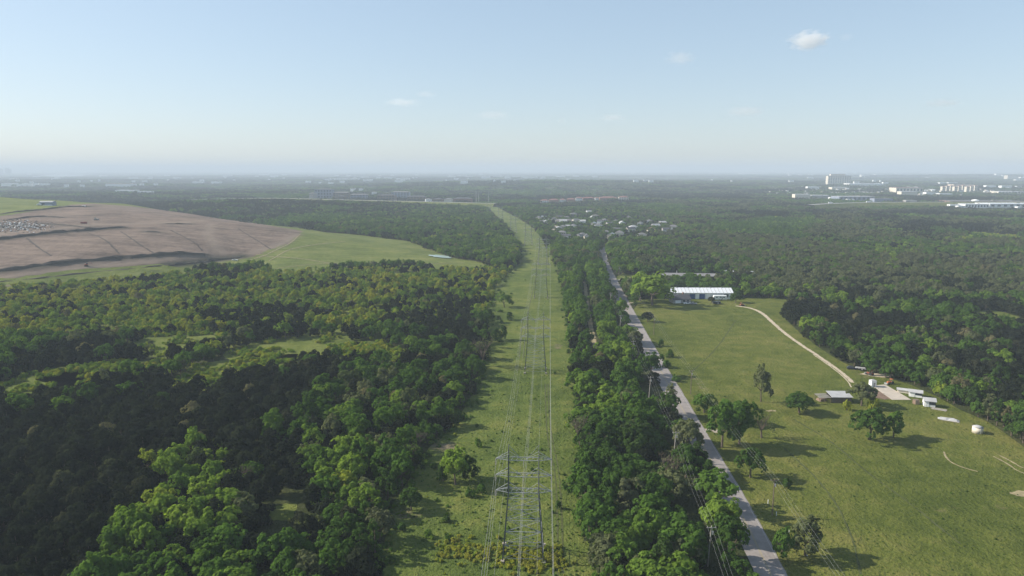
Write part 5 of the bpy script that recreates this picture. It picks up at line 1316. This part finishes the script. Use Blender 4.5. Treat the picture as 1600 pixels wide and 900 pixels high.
# extra trees tucked between the suburb houses
# ------------------------------------------------------------------ clouds (outside the haze)
def cloud_mat(seed, dens):
    m = bpy.data.materials.new('cloud_vapour'); m.use_nodes = True; nt = m.node_tree; nt.nodes.clear()
    out = nt.nodes.new('ShaderNodeOutputMaterial'); pv = nt.nodes.new('ShaderNodeVolumePrincipled'); pv.inputs['Color'].default_value = (1, 1, 1, 1); pv.inputs['Density Attribute'].default_value = ''
    pv.inputs['Anisotropy'].default_value = .35
    tc = nt.nodes.new('ShaderNodeTexCoord'); mp = nt.nodes.new('ShaderNodeMapping'); mp.inputs['Location'].default_value = (seed, seed * .7, 0)
    nt.links.new(tc.outputs['Object'], mp.inputs['Vector']); n = noise(nt, 2.6, 5, .62, mp.outputs[0])
    ln = nt.nodes.new('ShaderNodeVectorMath'); ln.operation = 'LENGTH'; nt.links.new(tc.outputs['Object'], ln.inputs[0])
    fall = math_n(nt, 'SUBTRACT', .98, ln.outputs['Value']); f = math_n(nt, 'ADD', math_n(nt, 'MULTIPLY', fall, .55), math_n(nt, 'SUBTRACT', n, .60))
    mr = nt.nodes.new('ShaderNodeMapRange'); mr.inputs[1].default_value = 0; mr.inputs[2].default_value = .22; mr.inputs[4].default_value = dens; nt.links.new(f, mr.inputs[0])
    nt.links.new(mr.outputs[0], pv.inputs['Density']); nt.links.new(pv.outputs[0], out.inputs['Volume']); return m
import bmesh
bm = bmesh.new(); bmesh.ops.create_icosphere(bm, subdivisions=3, radius=1.0); ico = bpy.data.meshes.new('cloud_shell'); bm.to_mesh(ico); bm.free()
for k, (x_, y_, w, h, dens, lab) in enumerate([(1264, 63, 62, 24, .006, 'small bright cumulus cloud high in the blue sky'), (1063, 91, 46, 18, .0016, 'faint pinkish cloud left of the brightest cloud'), (1322, 58, 26, 12, .0009, 'thin wisp just right of the brightest cloud'),
        (1165, 174, 62, 14, .0017, 'pale cloud streak low above the far woods'), (957, 184, 44, 10, .0017, 'small flat cloud low above the suburb'), (1473, 161, 56, 11, .0018, 'flat pale cloud above the white district'), (628, 160, 56, 10, .0018, 'flat thin cloud low in the middle of the sky'), (665, 147, 34, 9, .0012, 'tiny wisp above the flat thin cloud'), (770, 180, 60, 12, .0010, 'broken faint cloud low over the clearing end'), (877, 189, 16, 7, .0018, 'tiny puff of cloud over the suburb')]):
    Dd = 9000.0; u, v = (x_ - 800) / F, (450 - y_) / F; c = Vector((u, CP + v * SP, -SP + v * CP)) * Dd; c.z += CAMH; s_ = Dd / F
    me = ico.copy(); me.materials.append(cloud_mat(k * 3.7, dens)); o = bpy.data.objects.new('cloud', me); COL.objects.link(o)
    o.location = c; o.scale = (w * s_ * .62, w * s_ * .5, h * s_ * .75); tag(o, lab, 'cloud', 'small clouds in the blue sky')

# ------------------------------------------------------------------ haze
m = bpy.data.materials.new('haze_air'); m.use_nodes = True; nt = m.node_tree; nt.nodes.clear()
out = nt.nodes.new('ShaderNodeOutputMaterial'); pv = nt.nodes.new('ShaderNodeVolumePrincipled'); pv.inputs['Color'].default_value = HAZE_COLOR; pv.inputs['Density'].default_value = HAZE_DENSITY
pv.inputs['Density Attribute'].default_value = ''; pv.inputs['Anisotropy'].default_value = 0
nt.links.new(pv.outputs[0], out.inputs['Volume'])
o = MB().box((0, 17000, 87), (53000, 43000, 226)).build('haze', m); tag(o, kind='stuff')
